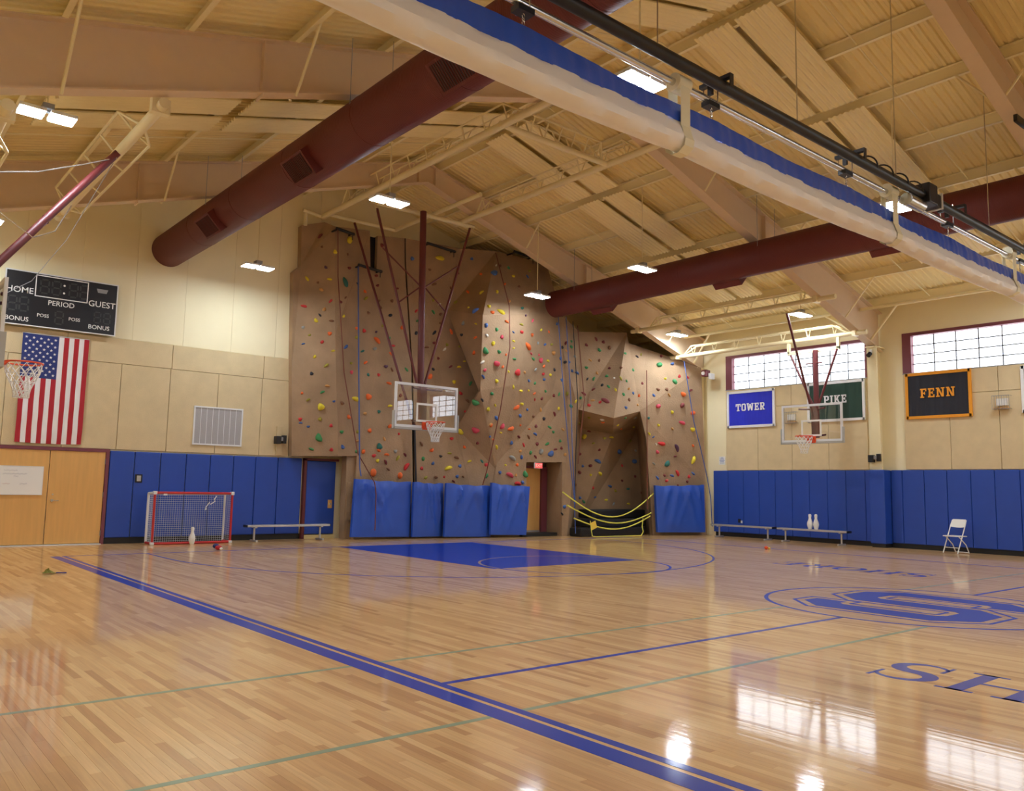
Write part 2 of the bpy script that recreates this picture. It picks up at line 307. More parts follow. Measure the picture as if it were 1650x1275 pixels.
CW_T = [[(6, 0, 1), (6, 1, 2), (6, 2, 3), (6, 3, 4), (4, 5, 6)], [(3, 0, 1), (1, 2, 3)], [(6, 0, 1), (1, 2, 3), (6, 1, 3), (6, 3, 4), (4, 5, 6)], [(10, 0, 1), (10, 1, 2), (2, 3, 4), (10, 2, 4), (10, 4, 5), (10, 5, 6), (10, 6, 7), (10, 7, 8), (8, 9, 10)], [(11, 0, 1), (11, 1, 2), (11, 2, 3), (11, 3, 4), (11, 4, 5), (11, 5, 6), (11, 6, 7), (7, 8, 9), (7, 9, 10), (7, 10, 11)], [(5, 0, 1), (5, 1, 2), (5, 2, 3), (3, 4, 5)], [(9, 0, 1), (9, 1, 2), (9, 2, 3), (9, 3, 4), (9, 4, 5), (9, 5, 6), (6, 7, 8), (6, 8, 9)], [(3, 0, 1), (1, 2, 3)], [(6, 0, 1), (6, 1, 2), (6, 2, 3), (6, 3, 4), (4, 5, 6)], [(6, 0, 1), (6, 1, 2), (6, 2, 3), (6, 3, 4), (4, 5, 6)], [(7, 0, 1), (7, 1, 2), (7, 2, 3), (7, 3, 4), (7, 4, 5), (5, 6, 7)], [(0, 1, 2), (4, 0, 2), (2, 3, 4)], [(5, 0, 1), (5, 1, 2), (5, 2, 3), (3, 4, 5)], [(6, 0, 1), (6, 1, 2), (6, 2, 3), (6, 3, 4), (4, 5, 6)], [(3, 0, 1), (1, 2, 3)], [(3, 0, 1), (1, 2, 3)], [(0, 1, 2)], [(4, 0, 1), (4, 1, 2), (2, 3, 4)], [(3, 0, 1), (1, 2, 3)], [(3, 0, 1), (1, 2, 3)], [(3, 0, 1), (1, 2, 3)], [(4, 0, 1), (4, 1, 2), (2, 3, 4)], [(0, 1, 2), (4, 0, 2), (2, 3, 4)], [(4, 0, 1), (4, 1, 2), (2, 3, 4)]]
HOLDS = """10.49,19.69,8.08,0.0,-1.0,0.1,yL;10.36,19.59,6.87,0.0,-1.0,0.1,tL;11.46,19.66,5.43,-0.1,-1.0,0.0,oL;13.33,19.46,8.09,-0.2,-1.0,0.0,yL;13.84,18.33,6.42,-0.8,-0.3,0.5,uL;14.08,18.14,5.27,-0.0,-1.0,-0.1,eL;13.10,19.45,4.56,-0.1,-1.0,0.0,oL;9.86,19.66,3.43,-0.4,-0.9,-0.1,yL;10.85,19.65,3.74,0.3,-1.0,0.0,yL;9.86,19.72,2.64,-0.4,-0.9,-0.1,eL;11.26,19.65,3.82,-0.1,-1.0,0.0,oL;11.60,19.57,2.47,-0.1,-1.0,0.0,tL;12.41,19.46,1.97,-0.1,-1.0,0.0,rL;11.44,19.58,1.77,-0.1,-1.0,0.0,oL;12.23,19.48,1.71,-0.1,-1.0,0.0,oL;13.71,19.27,1.97,-0.1,-1.0,0.0,yL;14.04,19.17,3.02,-0.6,-0.6,-0.5,yL;14.34,18.85,3.07,-0.6,-0.6,-0.5,qL;14.07,18.53,3.83,-0.6,-0.6,-0.5,eL;14.60,18.48,7.69,-0.2,-0.9,0.4,uL;14.50,17.99,6.44,-0.1,-0.9,0.3,yL;15.60,18.06,5.59,0.2,-1.0,-0.1,oL;16.97,18.45,5.60,0.3,-0.9,-0.1,nL;16.27,18.25,5.25,0.2,-1.0,-0.1,qL;14.51,18.16,4.96,-0.0,-1.0,-0.1,qL;15.29,18.16,4.77,-0.0,-1.0,-0.1,rL;15.49,18.41,3.79,0.2,-0.9,-0.3,oL;18.52,17.70,4.19,-0.7,-0.5,0.5,mL;21.00,17.62,5.59,-0.4,-0.9,0.2,eL;21.40,17.30,5.03,-0.4,-0.9,0.2,eL;21.70,17.19,4.63,-0.2,-1.0,-0.0,oL;20.71,17.43,4.17,-0.2,-1.0,-0.0,qL;21.65,17.20,4.26,-0.2,-1.0,-0.0,mL;15.08,18.55,3.21,-0.0,-1.0,-0.3,qL;15.43,18.58,3.17,0.2,-0.9,-0.3,oL;16.69,18.63,2.54,-0.2,-1.0,0.1,gL;17.03,18.56,2.49,-0.2,-1.0,0.1,uL;15.68,18.77,2.32,-0.1,-1.0,-0.0,gL;15.60,18.78,1.82,-0.1,-1.0,-0.0,qL;16.14,18.71,1.84,-0.1,-1.0,-0.0,eL;15.88,18.74,1.57,-0.1,-1.0,-0.0,rL;19.23,19.33,3.16,-0.4,-0.9,0.0,yL;20.75,19.18,2.73,0.2,-0.9,-0.2,uL;19.66,19.11,2.37,-0.4,-0.9,0.0,uL;21.51,19.17,2.42,-0.1,-1.0,0.0,uL;19.79,19.14,1.96,0.2,-0.9,-0.2,yL;22.08,17.10,4.03,-0.2,-1.0,-0.0,oL;21.66,17.21,3.68,-0.2,-1.0,-0.0,qL;22.08,17.11,3.48,-0.2,-1.0,-0.0,yL;20.88,17.43,2.96,-0.3,-0.9,-0.1,rL;21.46,17.27,2.84,-0.2,-1.0,-0.0,pL;22.11,17.11,2.46,-0.2,-1.0,-0.0,yL;21.12,17.40,2.31,-0.3,-1.0,-0.0,tL;21.53,17.30,2.02,-0.3,-1.0,-0.0,rL;9.72,19.90,8.08,-0.7,-0.7,0.3,m;10.05,19.64,7.64,0.0,-1.0,0.1,y;9.83,19.71,7.20,-0.4,-0.9,0.1,p;10.49,19.63,7.29,0.0,-1.0,0.1,m;9.40,19.90,6.85,-0.5,-0.8,0.0,y;9.92,19.64,6.88,-0.4,-0.9,0.1,y;9.73,19.71,6.57,-0.4,-0.9,0.1,n;11.03,19.69,6.74,-0.0,-1.0,0.0,o;11.07,19.69,6.56,-0.0,-1.0,0.0,v;9.95,19.58,6.28,-0.4,-0.9,0.1,r;10.22,19.53,6.29,0.0,-1.0,0.1,m;9.35,19.91,6.10,-0.5,-0.8,0.0,r;9.80,19.63,6.04,-0.4,-0.9,0.1,n;9.63,19.73,5.73,-0.5,-0.8,0.0,y;10.33,19.54,5.92,0.3,-1.0,0.0,y;9.97,19.52,5.74,-0.4,-0.9,0.1,b;11.17,19.69,6.16,0.0,-1.0,0.0,b;11.50,19.67,6.38,-0.1,-1.0,0.0,b;11.37,19.70,7.25,-0.1,-1.0,0.0,m;11.42,19.69,6.98,-0.1,-1.0,0.0,m;11.46,19.68,6.55,-0.1,-1.0,0.0,b;11.62,19.66,5.85,-0.1,-1.0,0.0,v;11.05,19.68,5.63,-0.0,-1.0,0.0,r;10.79,19.66,5.67,0.3,-1.0,0.0,o;10.81,19.66,5.42,0.3,-1.0,0.0,v;9.93,19.53,5.39,-0.5,-0.8,0.0,o;9.78,19.62,5.16,-0.5,-0.8,0.0,r;9.35,19.90,5.52,-0.5,-0.8,0.0,g;9.63,19.71,4.76,-0.5,-0.9,-0.0,y;9.90,19.57,4.54,-0.4,-0.9,-0.1,v;9.59,19.75,4.30,-0.5,-0.9,-0.0,k;10.44,19.55,5.10,0.3,-1.0,0.0,u;11.39,19.66,5.18,-0.1,-1.0,0.0,g;11.02,19.68,5.07,-0.0,-1.0,0.0,t;11.12,19.67,4.77,0.0,-1.0,0.0,o;10.65,19.61,4.69,0.3,-1.0,0.0,v;10.66,19.60,4.44,0.3,-1.0,0.0,q;11.22,19.67,4.44,-0.1,-1.0,0.0,t;11.54,19.64,4.46,-0.1,-1.0,0.0,r;11.91,19.61,5.09,-0.1,-1.0,0.0,o;11.94,19.61,5.33,-0.1,-1.0,0.0,r;11.74,19.62,4.72,-0.1,-1.0,0.0,p;11.92,19.59,4.65,-0.1,-1.0,0.0,b;12.36,19.53,4.69,-0.1,-1.0,0.0,e;12.03,19.65,6.99,-0.0,-1.0,-0.0,m;11.87,19.65,6.60,-0.0,-1.0,-0.0,b;11.84,19.65,6.19,-0.0,-1.0,-0.0,k;12.21,19.59,5.87,-0.1,-1.0,0.0,o;11.52,19.69,8.14,-0.1,-1.0,-0.0,m;12.50,19.64,7.94,-0.2,-1.0,-0.0,u;13.17,19.47,7.28,-0.2,-1.0,0.0,b;12.75,19.57,7.42,-0.2,-1.0,0.0,b;13.03,19.52,7.70,-0.2,-1.0,0.0,b;13.17,19.46,6.83,-0.3,-1.0,-0.0,v;13.17,19.47,6.46,-0.2,-1.0,0.0,e;12.72,19.56,6.15,-0.1,-1.0,0.0,e;12.65,19.58,6.43,-0.1,-1.0,0.0,r;13.39,19.41,6.42,-0.3,-1.0,-0.0,b;13.21,19.45,5.85,-0.2,-1.0,0.0,k;12.66,19.56,5.78,-0.1,-1.0,0.0,k;13.20,19.43,5.55,-0.1,-1.0,0.1,m;12.99,19.49,5.41,-0.3,-1.0,-0.0,b;13.61,19.35,5.53,-0.2,-1.0,0.0,v;13.34,19.39,5.10,-0.1,-1.0,0.1,m;13.53,19.37,5.39,-0.2,-1.0,0.0,w;13.72,19.33,5.94,-0.3,-1.0,-0.0,o;13.75,18.78,6.11,-1.0,-0.2,-0.1,g;13.77,18.87,5.79,-1.0,-0.2,-0.1,k;13.87,18.34,5.66,-1.0,-0.2,-0.1,o;13.91,18.44,5.23,-1.0,-0.2,-0.1,o;14.15,18.47,7.03,-0.8,-0.3,0.5,y;14.04,18.98,7.11,-0.8,-0.3,0.5,o;13.78,19.22,6.80,-0.8,-0.3,0.5,v;13.69,19.35,7.24,-0.2,-1.0,0.0,b;13.88,19.29,7.72,-0.5,-0.9,0.1,b;14.41,18.86,7.69,-0.8,-0.3,0.5,o;14.59,18.47,7.67,-0.2,-0.9,0.4,u;14.24,19.11,8.17,-0.5,-0.9,0.1,u;13.72,19.31,4.90,-0.2,-1.0,0.0,m;13.99,19.26,4.92,-0.2,-1.0,0.0,y;13.20,19.43,4.78,-0.3,-1.0,-0.0,k;14.13,18.08,6.55,-0.2,-0.9,0.4,y;14.20,18.01,6.38,-0.1,-0.9,0.3,o;14.00,18.03,5.97,-0.0,-1.0,-0.1,u;14.06,18.07,5.71,-0.0,-1.0,-0.1,w;14.31,18.09,5.52,-0.0,-1.0,-0.1,y;14.48,18.16,4.96,-0.0,-1.0,-0.1,q;14.13,18.21,4.74,-0.0,-1.0,-0.1,q;14.02,18.19,4.95,-0.0,-1.0,-0.1,w;14.10,18.24,4.55,-0.0,-1.0,-0.1,u;13.83,19.28,4.46,-0.2,-1.0,0.0,y;14.35,19.17,4.46,-0.2,-1.0,0.0,e;11.84,19.59,4.26,-0.1,-1.0,0.0,o;9.97,19.58,4.01,-0.4,-0.9,-0.1,n;9.86,19.64,3.84,-0.4,-0.9,-0.1,e;9.54,19.79,3.62,-0.5,-0.9,-0.0,v;9.85,19.69,3.12,-0.4,-0.9,-0.1,v;9.39,19.90,3.10,-0.5,-0.9,-0.0,r;10.13,19.59,2.96,-0.4,-0.9,-0.1,r;9.70,19.80,2.34,-0.4,-0.9,-0.1,e;10.18,19.61,2.33,-0.4,-0.9,-0.1,r;10.39,19.53,3.58,0.2,-1.0,-0.0,b;10.63,19.58,3.23,0.2,-1.0,-0.0,o;10.42,19.55,2.82,0.2,-1.0,-0.0,e;10.48,19.57,2.42,0.2,-1.0,-0.0,u;10.96,19.66,2.85,-0.0,-1.0,0.0,v;10.97,19.65,2.62,-0.0,-1.0,0.0,n;10.94,19.64,2.32,0.3,-1.0,0.0,e;11.88,19.56,3.63,-0.1,-1.0,0.0,y;11.16,19.65,3.37,-0.1,-1.0,0.0,n;11.57,19.60,3.44,-0.1,-1.0,0.0,t;11.30,19.62,2.90,-0.1,-1.0,0.0,o;11.89,19.54,3.06,-0.1,-1.0,0.0,o;11.14,19.63,2.33,-0.1,-1.0,0.0,o;11.45,19.59,2.23,-0.1,-1.0,0.0,r;11.58,19.57,2.39,-0.1,-1.0,0.0,o;11.82,19.54,2.28,-0.1,-1.0,0.0,o;11.55,19.57,2.09,-0.1,-1.0,0.0,y;11.80,19.54,2.07,-0.1,-1.0,0.0,m;12.07,19.51,2.37,-0.1,-1.0,0.0,g;12.37,19.47,2.29,-0.1,-1.0,0.0,m;12.15,19.49,2.19,-0.1,-1.0,0.0,v;11.88,19.53,1.88,-0.1,-1.0,0.0,b;11.74,19.56,2.70,-0.1,-1.0,0.0,n;12.19,19.53,3.94,-0.1,-1.0,0.0,m;12.88,19.43,2.62,-0.2,-1.0,0.0,b;13.19,19.37,2.45,-0.2,-1.0,0.0,o;12.94,19.42,2.20,-0.2,-1.0,0.0,e;13.24,19.36,2.08,-0.2,-1.0,0.0,u;13.75,19.28,2.39,-0.1,-1.0,0.0,v;13.47,19.32,2.29,-0.2,-1.0,0.0,k;13.96,19.22,2.27,-0.3,-1.0,-0.0,b;13.80,19.27,2.81,-0.3,-1.0,-0.0,r;14.06,19.19,2.02,-0.3,-1.0,-0.0,u;12.90,19.42,1.92,-0.2,-1.0,0.0,r;13.03,19.39,1.67,-0.2,-1.0,0.0,v;13.34,19.33,1.69,-0.2,-1.0,0.0,b;13.99,19.22,1.72,-0.3,-1.0,-0.0,u;13.88,19.23,1.59,-0.1,-1.0,0.0,m;14.51,18.96,2.70,-0.6,-0.6,-0.5,m;14.17,19.14,2.58,-0.2,-1.0,-0.0,o;14.34,19.11,2.18,-0.2,-1.0,-0.0,y;14.72,19.01,2.19,-0.3,-1.0,-0.0,t;14.86,18.98,2.09,-0.3,-1.0,-0.0,r;14.88,18.98,1.77,-0.3,-1.0,-0.0,e;14.05,19.23,4.14,-0.2,-1.0,0.1,r;14.18,19.17,3.61,-0.2,-1.0,0.1,r;14.26,19.17,3.94,-0.2,-1.0,0.1,b;14.19,18.37,3.90,-0.2,-0.9,-0.4,k;14.45,18.43,3.67,-0.0,-1.0,-0.3,y;14.48,18.31,4.10,-0.0,-1.0,-0.3,e;14.80,18.49,3.44,-0.0,-1.0,-0.3,u;14.65,18.55,3.21,-0.0,-1.0,-0.3,o;14.87,18.55,7.97,-0.2,-0.9,0.4,b;15.15,18.49,7.95,-0.2,-0.9,0.4,e;15.24,18.36,7.69,-0.2,-0.9,0.4,y;15.88,18.38,7.97,-0.1,-0.9,0.3,v;15.76,18.33,7.77,-0.1,-0.9,0.3,u;14.87,18.30,7.37,-0.2,-0.9,0.4,o;15.35,18.23,7.36,-0.1,-0.9,0.3,b;14.53,18.23,7.07,-0.2,-0.9,0.4,y;14.89,18.09,6.83,-0.1,-0.9,0.3,n;14.12,18.08,6.55,-0.2,-0.9,0.4,y;14.20,18.01,6.38,-0.1,-0.9,0.3,o;15.29,17.99,6.67,-0.1,-0.9,0.3,t;13.99,18.03,5.99,-0.0,-1.0,-0.1,u;14.39,18.03,5.91,-0.0,-1.0,-0.1,e;14.70,17.97,6.19,-0.0,-1.0,-0.1,o;15.24,17.95,6.18,-0.0,-1.0,-0.1,v;15.28,17.98,5.96,-0.0,-1.0,-0.1,r;15.70,17.99,6.36,0.3,-0.9,-0.1,q;15.72,18.03,5.94,0.2,-1.0,-0.1,o;16.19,18.16,6.17,0.3,-0.9,-0.1,y;16.66,18.33,6.20,0.3,-0.9,0.1,o;17.21,18.57,6.56,0.3,-0.9,0.1,u;14.59,18.05,5.72,-0.0,-1.0,-0.1,q;14.31,18.09,5.51,-0.0,-1.0,-0.1,y;15.03,18.04,5.67,-0.0,-1.0,-0.1,y;14.55,18.11,5.30,-0.0,-1.0,-0.1,e;16.05,18.14,5.75,0.3,-0.9,-0.1,g;16.46,18.27,5.78,0.3,-0.9,-0.1,u;16.83,18.38,5.84,0.3,-0.9,-0.1,v;15.79,18.13,5.40,0.2,-1.0,-0.1,q;15.13,18.11,5.16,-0.0,-1.0,-0.1,e;15.91,18.17,5.26,0.2,-1.0,-0.1,e;16.68,18.37,5.31,0.3,-0.9,-0.1,y;16.46,18.31,5.11,0.3,-0.9,-0.1,o;14.74,18.16,4.89,-0.0,-1.0,-0.1,o;15.58,18.17,4.82,0.2,-1.0,-0.1,n;16.08,18.25,4.97,0.2,-1.0,-0.1,g;16.47,18.34,4.88,0.2,-1.0,-0.1,r;16.86,18.46,4.90,0.3,-0.9,-0.1,y;17.09,18.52,5.09,0.3,-0.9,-0.1,k;14.59,18.23,4.46,-0.0,-1.0,-0.1,y;15.21,18.23,4.36,-0.0,-1.0,-0.3,y;15.82,18.25,4.60,0.2,-1.0,-0.1,u;16.12,18.32,4.56,0.2,-1.0,-0.1,e;16.54,18.38,4.72,0.2,-1.0,-0.1,u;15.54,18.27,4.28,0.2,-0.9,-0.3,y;16.68,18.46,4.38,0.2,-1.0,-0.1,e;14.48,18.31,4.10,-0.0,-1.0,-0.3,e;16.17,18.39,4.27,0.2,-0.9,-0.3,o;15.70,18.41,3.91,0.2,-0.9,-0.3,y;16.56,18.50,4.14,0.2,-0.9,-0.3,m;17.33,18.55,4.35,-0.0,-1.0,0.0,e;17.11,18.55,4.28,-0.0,-1.0,0.0,m;17.48,18.59,5.85,0.3,-0.9,-0.1,k;17.66,18.63,6.02,-0.0,-1.0,0.2,m;17.65,18.59,5.77,0.0,-1.0,0.2,n;17.40,18.59,5.49,-0.0,-1.0,0.0,u;17.58,18.55,5.39,-0.8,-0.6,-0.1,k;17.93,18.64,6.10,0.0,-1.0,0.2,e;17.89,18.61,5.92,0.0,-1.0,0.2,e;18.00,18.56,5.61,0.0,-1.0,0.2,g;17.74,18.53,5.40,0.0,-1.0,0.2,u;17.47,18.57,4.81,-0.0,-1.0,0.0,u;17.67,18.55,4.40,-0.0,-1.0,0.0,v;17.82,18.49,5.12,0.0,-1.0,0.2,u;18.03,18.48,5.09,0.0,-1.0,0.2,u;17.77,18.46,4.01,-0.6,-0.8,0.1,e;18.06,18.33,4.28,-0.4,-0.9,0.2,e;17.87,18.35,4.16,-0.8,-0.6,-0.1,y;18.50,18.54,6.05,-0.4,-0.9,0.2,m;18.85,18.45,6.28,-0.4,-0.9,0.2,m;18.90,18.35,5.91,-0.4,-0.9,0.2,e;19.08,18.35,6.19,-0.4,-0.9,0.2,m;19.25,18.24,6.02,-0.4,-0.9,0.2,b;18.55,18.41,5.55,-0.4,-0.9,0.2,n;18.85,18.30,5.56,-0.4,-0.9,0.2,b;18.39,18.42,5.29,-0.4,-0.9,0.2,e;19.06,18.05,5.30,-0.7,-0.5,0.5,m;18.71,18.26,5.13,-0.4,-0.9,0.2,n;18.37,18.35,4.92,-0.4,-0.9,0.2,k;18.57,18.27,4.94,-0.4,-0.9,0.2,e;18.90,18.01,5.02,-0.7,-0.5,0.5,e;19.14,17.64,4.95,0.2,-1.0,0.2,v;19.47,17.69,4.90,0.2,-1.0,0.2,e;19.98,17.87,5.32,0.2,-1.0,0.2,e;19.63,17.90,5.84,0.2,-1.0,0.2,e;20.23,17.92,5.81,-0.2,-1.0,0.2,k;20.41,17.91,5.90,-0.2,-1.0,0.2,v;19.28,17.74,5.31,-0.7,-0.5,0.5,b;18.69,18.01,4.72,-0.7,-0.5,0.5,k;18.78,17.82,4.67,-0.7,-0.5,0.5,e;18.86,17.59,4.56,-0.7,-0.5,0.5,y;18.48,18.19,4.58,-0.7,-0.5,0.5,m;18.18,18.32,4.43,-0.4,-0.9,0.2,m;18.31,18.05,4.20,-0.7,-0.5,0.5,n;18.41,17.82,4.14,-0.7,-0.5,0.5,r;18.18,18.07,4.04,-0.7,-0.5,0.5,r;19.16,17.54,4.43,0.2,-1.0,0.2,e;19.76,17.67,4.53,0.2,-1.0,0.2,u;19.55,17.66,4.66,0.2,-1.0,0.2,n;19.45,17.56,4.28,0.2,-1.0,0.2,b;20.07,17.69,4.48,-0.2,-1.0,0.2,o;20.29,17.74,4.90,-0.2,-1.0,0.2,m;19.92,17.62,4.16,0.2,-1.0,0.2,n;19.20,17.47,4.01,0.2,-1.0,0.2,u;21.45,17.44,5.65,-0.4,-0.9,0.2,u;21.10,17.45,5.12,-0.4,-0.9,0.2,y;21.60,17.27,5.23,-0.4,-0.9,0.2,r;20.77,17.48,4.73,-0.4,-0.9,0.2,b;21.06,17.36,4.74,-0.4,-0.9,0.2,b;20.59,17.51,4.52,-0.4,-0.9,0.2,u;21.14,17.32,4.57,-0.2,-1.0,-0.0,n;22.00,17.11,4.79,-0.2,-1.0,-0.0,m;21.14,17.65,5.89,-0.4,-0.9,0.2,m;21.89,17.14,5.21,-0.2,-1.0,-0.0,r;14.45,18.43,3.65,-0.0,-1.0,-0.3,y;15.03,18.72,2.61,-0.0,-1.0,-0.3,y;14.81,18.49,3.43,-0.0,-1.0,-0.3,u;14.64,18.55,3.22,-0.0,-1.0,-0.3,n;15.73,18.52,3.57,0.2,-0.9,-0.3,u;16.00,18.51,3.77,0.2,-0.9,-0.3,u;16.62,18.60,3.82,0.2,-0.9,-0.3,n;17.35,18.58,3.91,0.0,-1.0,-0.1,y;17.19,18.59,3.73,0.0,-1.0,-0.1,m;16.34,18.62,3.60,0.2,-0.9,-0.3,b;16.75,18.60,3.55,0.0,-1.0,-0.1,k;16.48,18.64,3.30,-0.1,-1.0,-0.0,m;17.01,18.61,3.31,-0.2,-1.0,0.1,e;17.15,18.58,3.16,-0.2,-1.0,0.1,e;17.49,18.53,3.27,-0.2,-1.0,0.1,n;16.46,18.65,3.07,-0.1,-1.0,-0.0,u;15.88,18.73,2.96,0.2,-0.9,-0.3,m;16.23,18.68,2.97,-0.1,-1.0,-0.0,b;15.60,18.74,2.75,0.2,-0.9,-0.3,u;16.06,18.71,2.72,-0.1,-1.0,-0.0,r;16.56,18.66,2.77,0.0,-1.0,-0.1,m;16.91,18.60,2.79,-0.2,-1.0,0.1,e;17.38,18.52,2.89,-0.2,-1.0,0.1,e;17.20,18.54,2.64,-0.2,-1.0,0.1,m;17.42,18.50,2.67,-0.2,-1.0,0.1,m;15.95,18.73,2.53,-0.1,-1.0,-0.0,n;16.31,18.68,2.50,0.0,-1.0,-0.1,e;15.99,18.72,2.35,-0.1,-1.0,-0.0,u;16.49,18.65,2.38,-0.2,-1.0,0.1,m;17.55,18.47,2.49,-0.2,-1.0,0.1,n;14.86,18.98,2.09,-0.3,-1.0,-0.0,r;15.85,18.75,2.11,-0.1,-1.0,-0.0,o;14.88,18.98,1.77,-0.3,-1.0,-0.0,e;15.27,18.83,1.87,-0.1,-1.0,-0.0,u;15.81,18.75,1.80,-0.1,-1.0,-0.0,n;16.05,18.72,1.60,-0.1,-1.0,-0.0,u;17.51,18.44,0.88,-0.3,-1.0,0.0,u;17.43,18.45,0.67,-0.0,-1.0,0.0,k;18.41,18.29,3.69,-0.4,0.1,-0.9,v;18.52,17.83,3.61,-0.4,0.1,-0.9,w;18.72,18.00,3.55,-0.2,-0.0,-1.0,o;19.38,17.65,3.72,0.3,-0.5,-0.8,e;20.29,18.04,3.80,0.3,-0.5,-0.8,g;19.50,18.09,3.51,0.3,-0.5,-0.8,y;21.17,18.90,3.59,0.3,-0.5,-0.8,y;20.27,18.65,3.46,0.3,-0.5,-0.8,o;18.41,18.76,3.53,0.7,-0.7,-0.1,v;19.39,19.27,3.35,-0.4,-0.9,0.0,m;19.88,19.03,3.14,-0.4,-0.9,0.0,v;20.10,18.92,3.18,-0.4,-0.9,0.0,y;21.34,19.22,3.13,0.2,-0.9,-0.2,v;19.52,19.19,2.96,-0.4,-0.9,0.0,v;19.71,19.10,2.74,-0.4,-0.9,0.0,m;19.10,19.38,2.58,-0.4,-0.9,0.0,m;21.59,19.18,2.80,-0.1,-1.0,0.0,g;19.18,19.33,2.18,-0.4,-0.9,0.0,u;19.42,19.22,2.21,-0.4,-0.9,0.0,m;20.97,19.24,2.26,-0.1,-1.0,0.0,r;19.07,19.37,1.98,-0.4,-0.9,0.0,m;19.43,19.20,1.90,-0.4,-0.9,0.0,y;21.56,18.83,1.96,-0.7,0.7,-0.1,v;21.53,19.14,1.90,-0.1,-1.0,0.0,m;20.94,19.21,1.75,-0.1,-1.0,0.0,m;19.52,19.19,1.48,0.2,-0.9,-0.2,r;21.20,19.17,1.47,-0.1,-1.0,0.0,t;20.65,19.24,1.40,-0.1,-1.0,0.0,v;20.41,19.27,1.55,-0.1,-1.0,0.0,u;19.08,19.34,1.14,-0.4,-0.9,0.0,u;19.75,19.32,1.18,0.2,-0.9,-0.2,u;19.19,19.29,1.03,-0.4,-0.9,0.0,e;20.24,19.28,1.09,-0.1,-1.0,0.0,y;20.55,19.23,0.96,-0.1,-1.0,0.0,g;21.19,19.14,0.97,-0.1,-1.0,0.0,y;21.81,19.08,1.36,-0.1,-1.0,0.0,m;18.64,19.13,1.57,0.6,-0.8,-0.0,b;20.34,17.52,3.76,-0.2,-1.0,-0.0,t;21.27,17.30,4.00,-0.2,-1.0,-0.0,y;20.73,17.43,3.55,-0.2,-1.0,-0.0,y;21.27,17.30,3.46,-0.2,-1.0,-0.0,n;20.42,17.55,3.26,-0.3,-0.9,-0.1,y;22.10,17.11,2.94,-0.2,-1.0,-0.0,o;20.75,17.49,2.68,-0.3,-1.0,-0.0,q;21.42,17.30,2.57,-0.3,-0.9,-0.1,m;20.63,17.54,2.30,-0.3,-1.0,-0.0,g;22.13,17.13,2.02,-0.3,-0.9,-0.1,u;21.32,17.36,1.93,-0.3,-1.0,-0.0,u;20.77,17.51,1.85,-0.3,-1.0,-0.0,u;21.04,17.44,1.93,-0.3,-1.0,-0.0,m;21.97,17.18,1.90,-0.3,-1.0,-0.0,r;21.12,17.42,1.76,-0.3,-1.0,-0.0,r;21.90,17.20,1.75,-0.3,-1.0,-0.0,m;9.74,19.81,7.76,-0.4,-0.9,0.1,bs;10.44,19.65,7.66,0.0,-1.0,0.1,bs;9.65,19.77,6.76,-0.4,-0.9,0.1,bs;10.79,19.69,6.92,0.3,-1.0,0.0,ks;10.37,19.55,6.44,0.0,-1.0,0.1,bs;9.71,19.68,5.88,-0.5,-0.8,0.0,ks;9.50,19.80,5.33,-0.5,-0.8,0.0,vs;9.37,19.88,5.09,-0.5,-0.8,0.0,us;10.04,19.49,4.94,-0.4,-0.9,-0.1,ys;11.42,19.67,5.66,-0.1,-1.0,0.0,ps;11.83,19.63,5.54,-0.1,-1.0,0.0,es;13.34,19.42,6.71,-0.3,-1.0,-0.0,ws;13.38,19.41,6.15,-0.2,-1.0,0.0,bs;13.98,19.26,5.52,-0.3,-1.0,-0.0,vs;13.83,18.65,6.56,-0.8,-0.3,0.5,ys;13.83,18.28,6.04,-1.0,-0.2,-0.1,ys;14.15,19.22,5.10,-0.3,-1.0,-0.0,ys;9.40,19.87,3.78,-0.5,-0.9,-0.0,os;10.15,19.53,3.61,-0.4,-0.9,-0.1,us;9.41,19.89,3.01,-0.5,-0.9,-0.0,us;9.59,19.81,2.92,-0.4,-0.9,-0.1,us;12.17,19.50,2.86,-0.1,-1.0,0.0,rs;13.59,19.29,1.70,-0.2,-1.0,0.0,rs;14.17,19.16,1.73,-0.3,-1.0,-0.0,bs;14.73,18.56,7.96,-0.2,-0.9,0.4,ws;15.36,17.91,6.45,-0.0,-1.0,-0.1,ps;14.98,18.00,5.92,-0.0,-1.0,-0.1,us;15.06,18.07,5.47,-0.0,-1.0,-0.1,ys;14.81,18.11,5.25,-0.0,-1.0,-0.1,os;16.16,18.20,5.41,0.2,-1.0,-0.1,qs;14.97,18.17,4.78,-0.0,-1.0,-0.1,ys;15.87,18.31,4.32,0.2,-0.9,-0.3,ys;16.25,18.46,4.09,0.2,-0.9,-0.3,rs;14.68,18.39,3.79,-0.0,-1.0,-0.3,ys;19.00,17.78,4.95,-0.7,-0.5,0.5,ws;15.08,18.60,3.03,-0.0,-1.0,-0.3,ys;14.85,18.66,2.82,-0.0,-1.0,-0.3,os;14.71,18.65,2.89,-0.2,-0.9,-0.4,us;15.84,18.62,3.29,0.2,-0.9,-0.3,os;16.25,18.68,3.21,-0.1,-1.0,-0.0,os;15.45,18.81,2.10,-0.1,-1.0,-0.0,ys;20.57,17.51,3.16,-0.3,-0.9,-0.1,us;20.70,17.50,2.93,-0.3,-0.9,-0.1,ws;21.55,17.30,1.63,-0.3,-1.0,-0.0,ms"""
# ================================================================ the room
X0, X1, Y0, Y1 = -2.6, 22.85, -11.0, 20.27
FRAMES = (17.2, 11.08, 4.92, -1.2, -7.3)
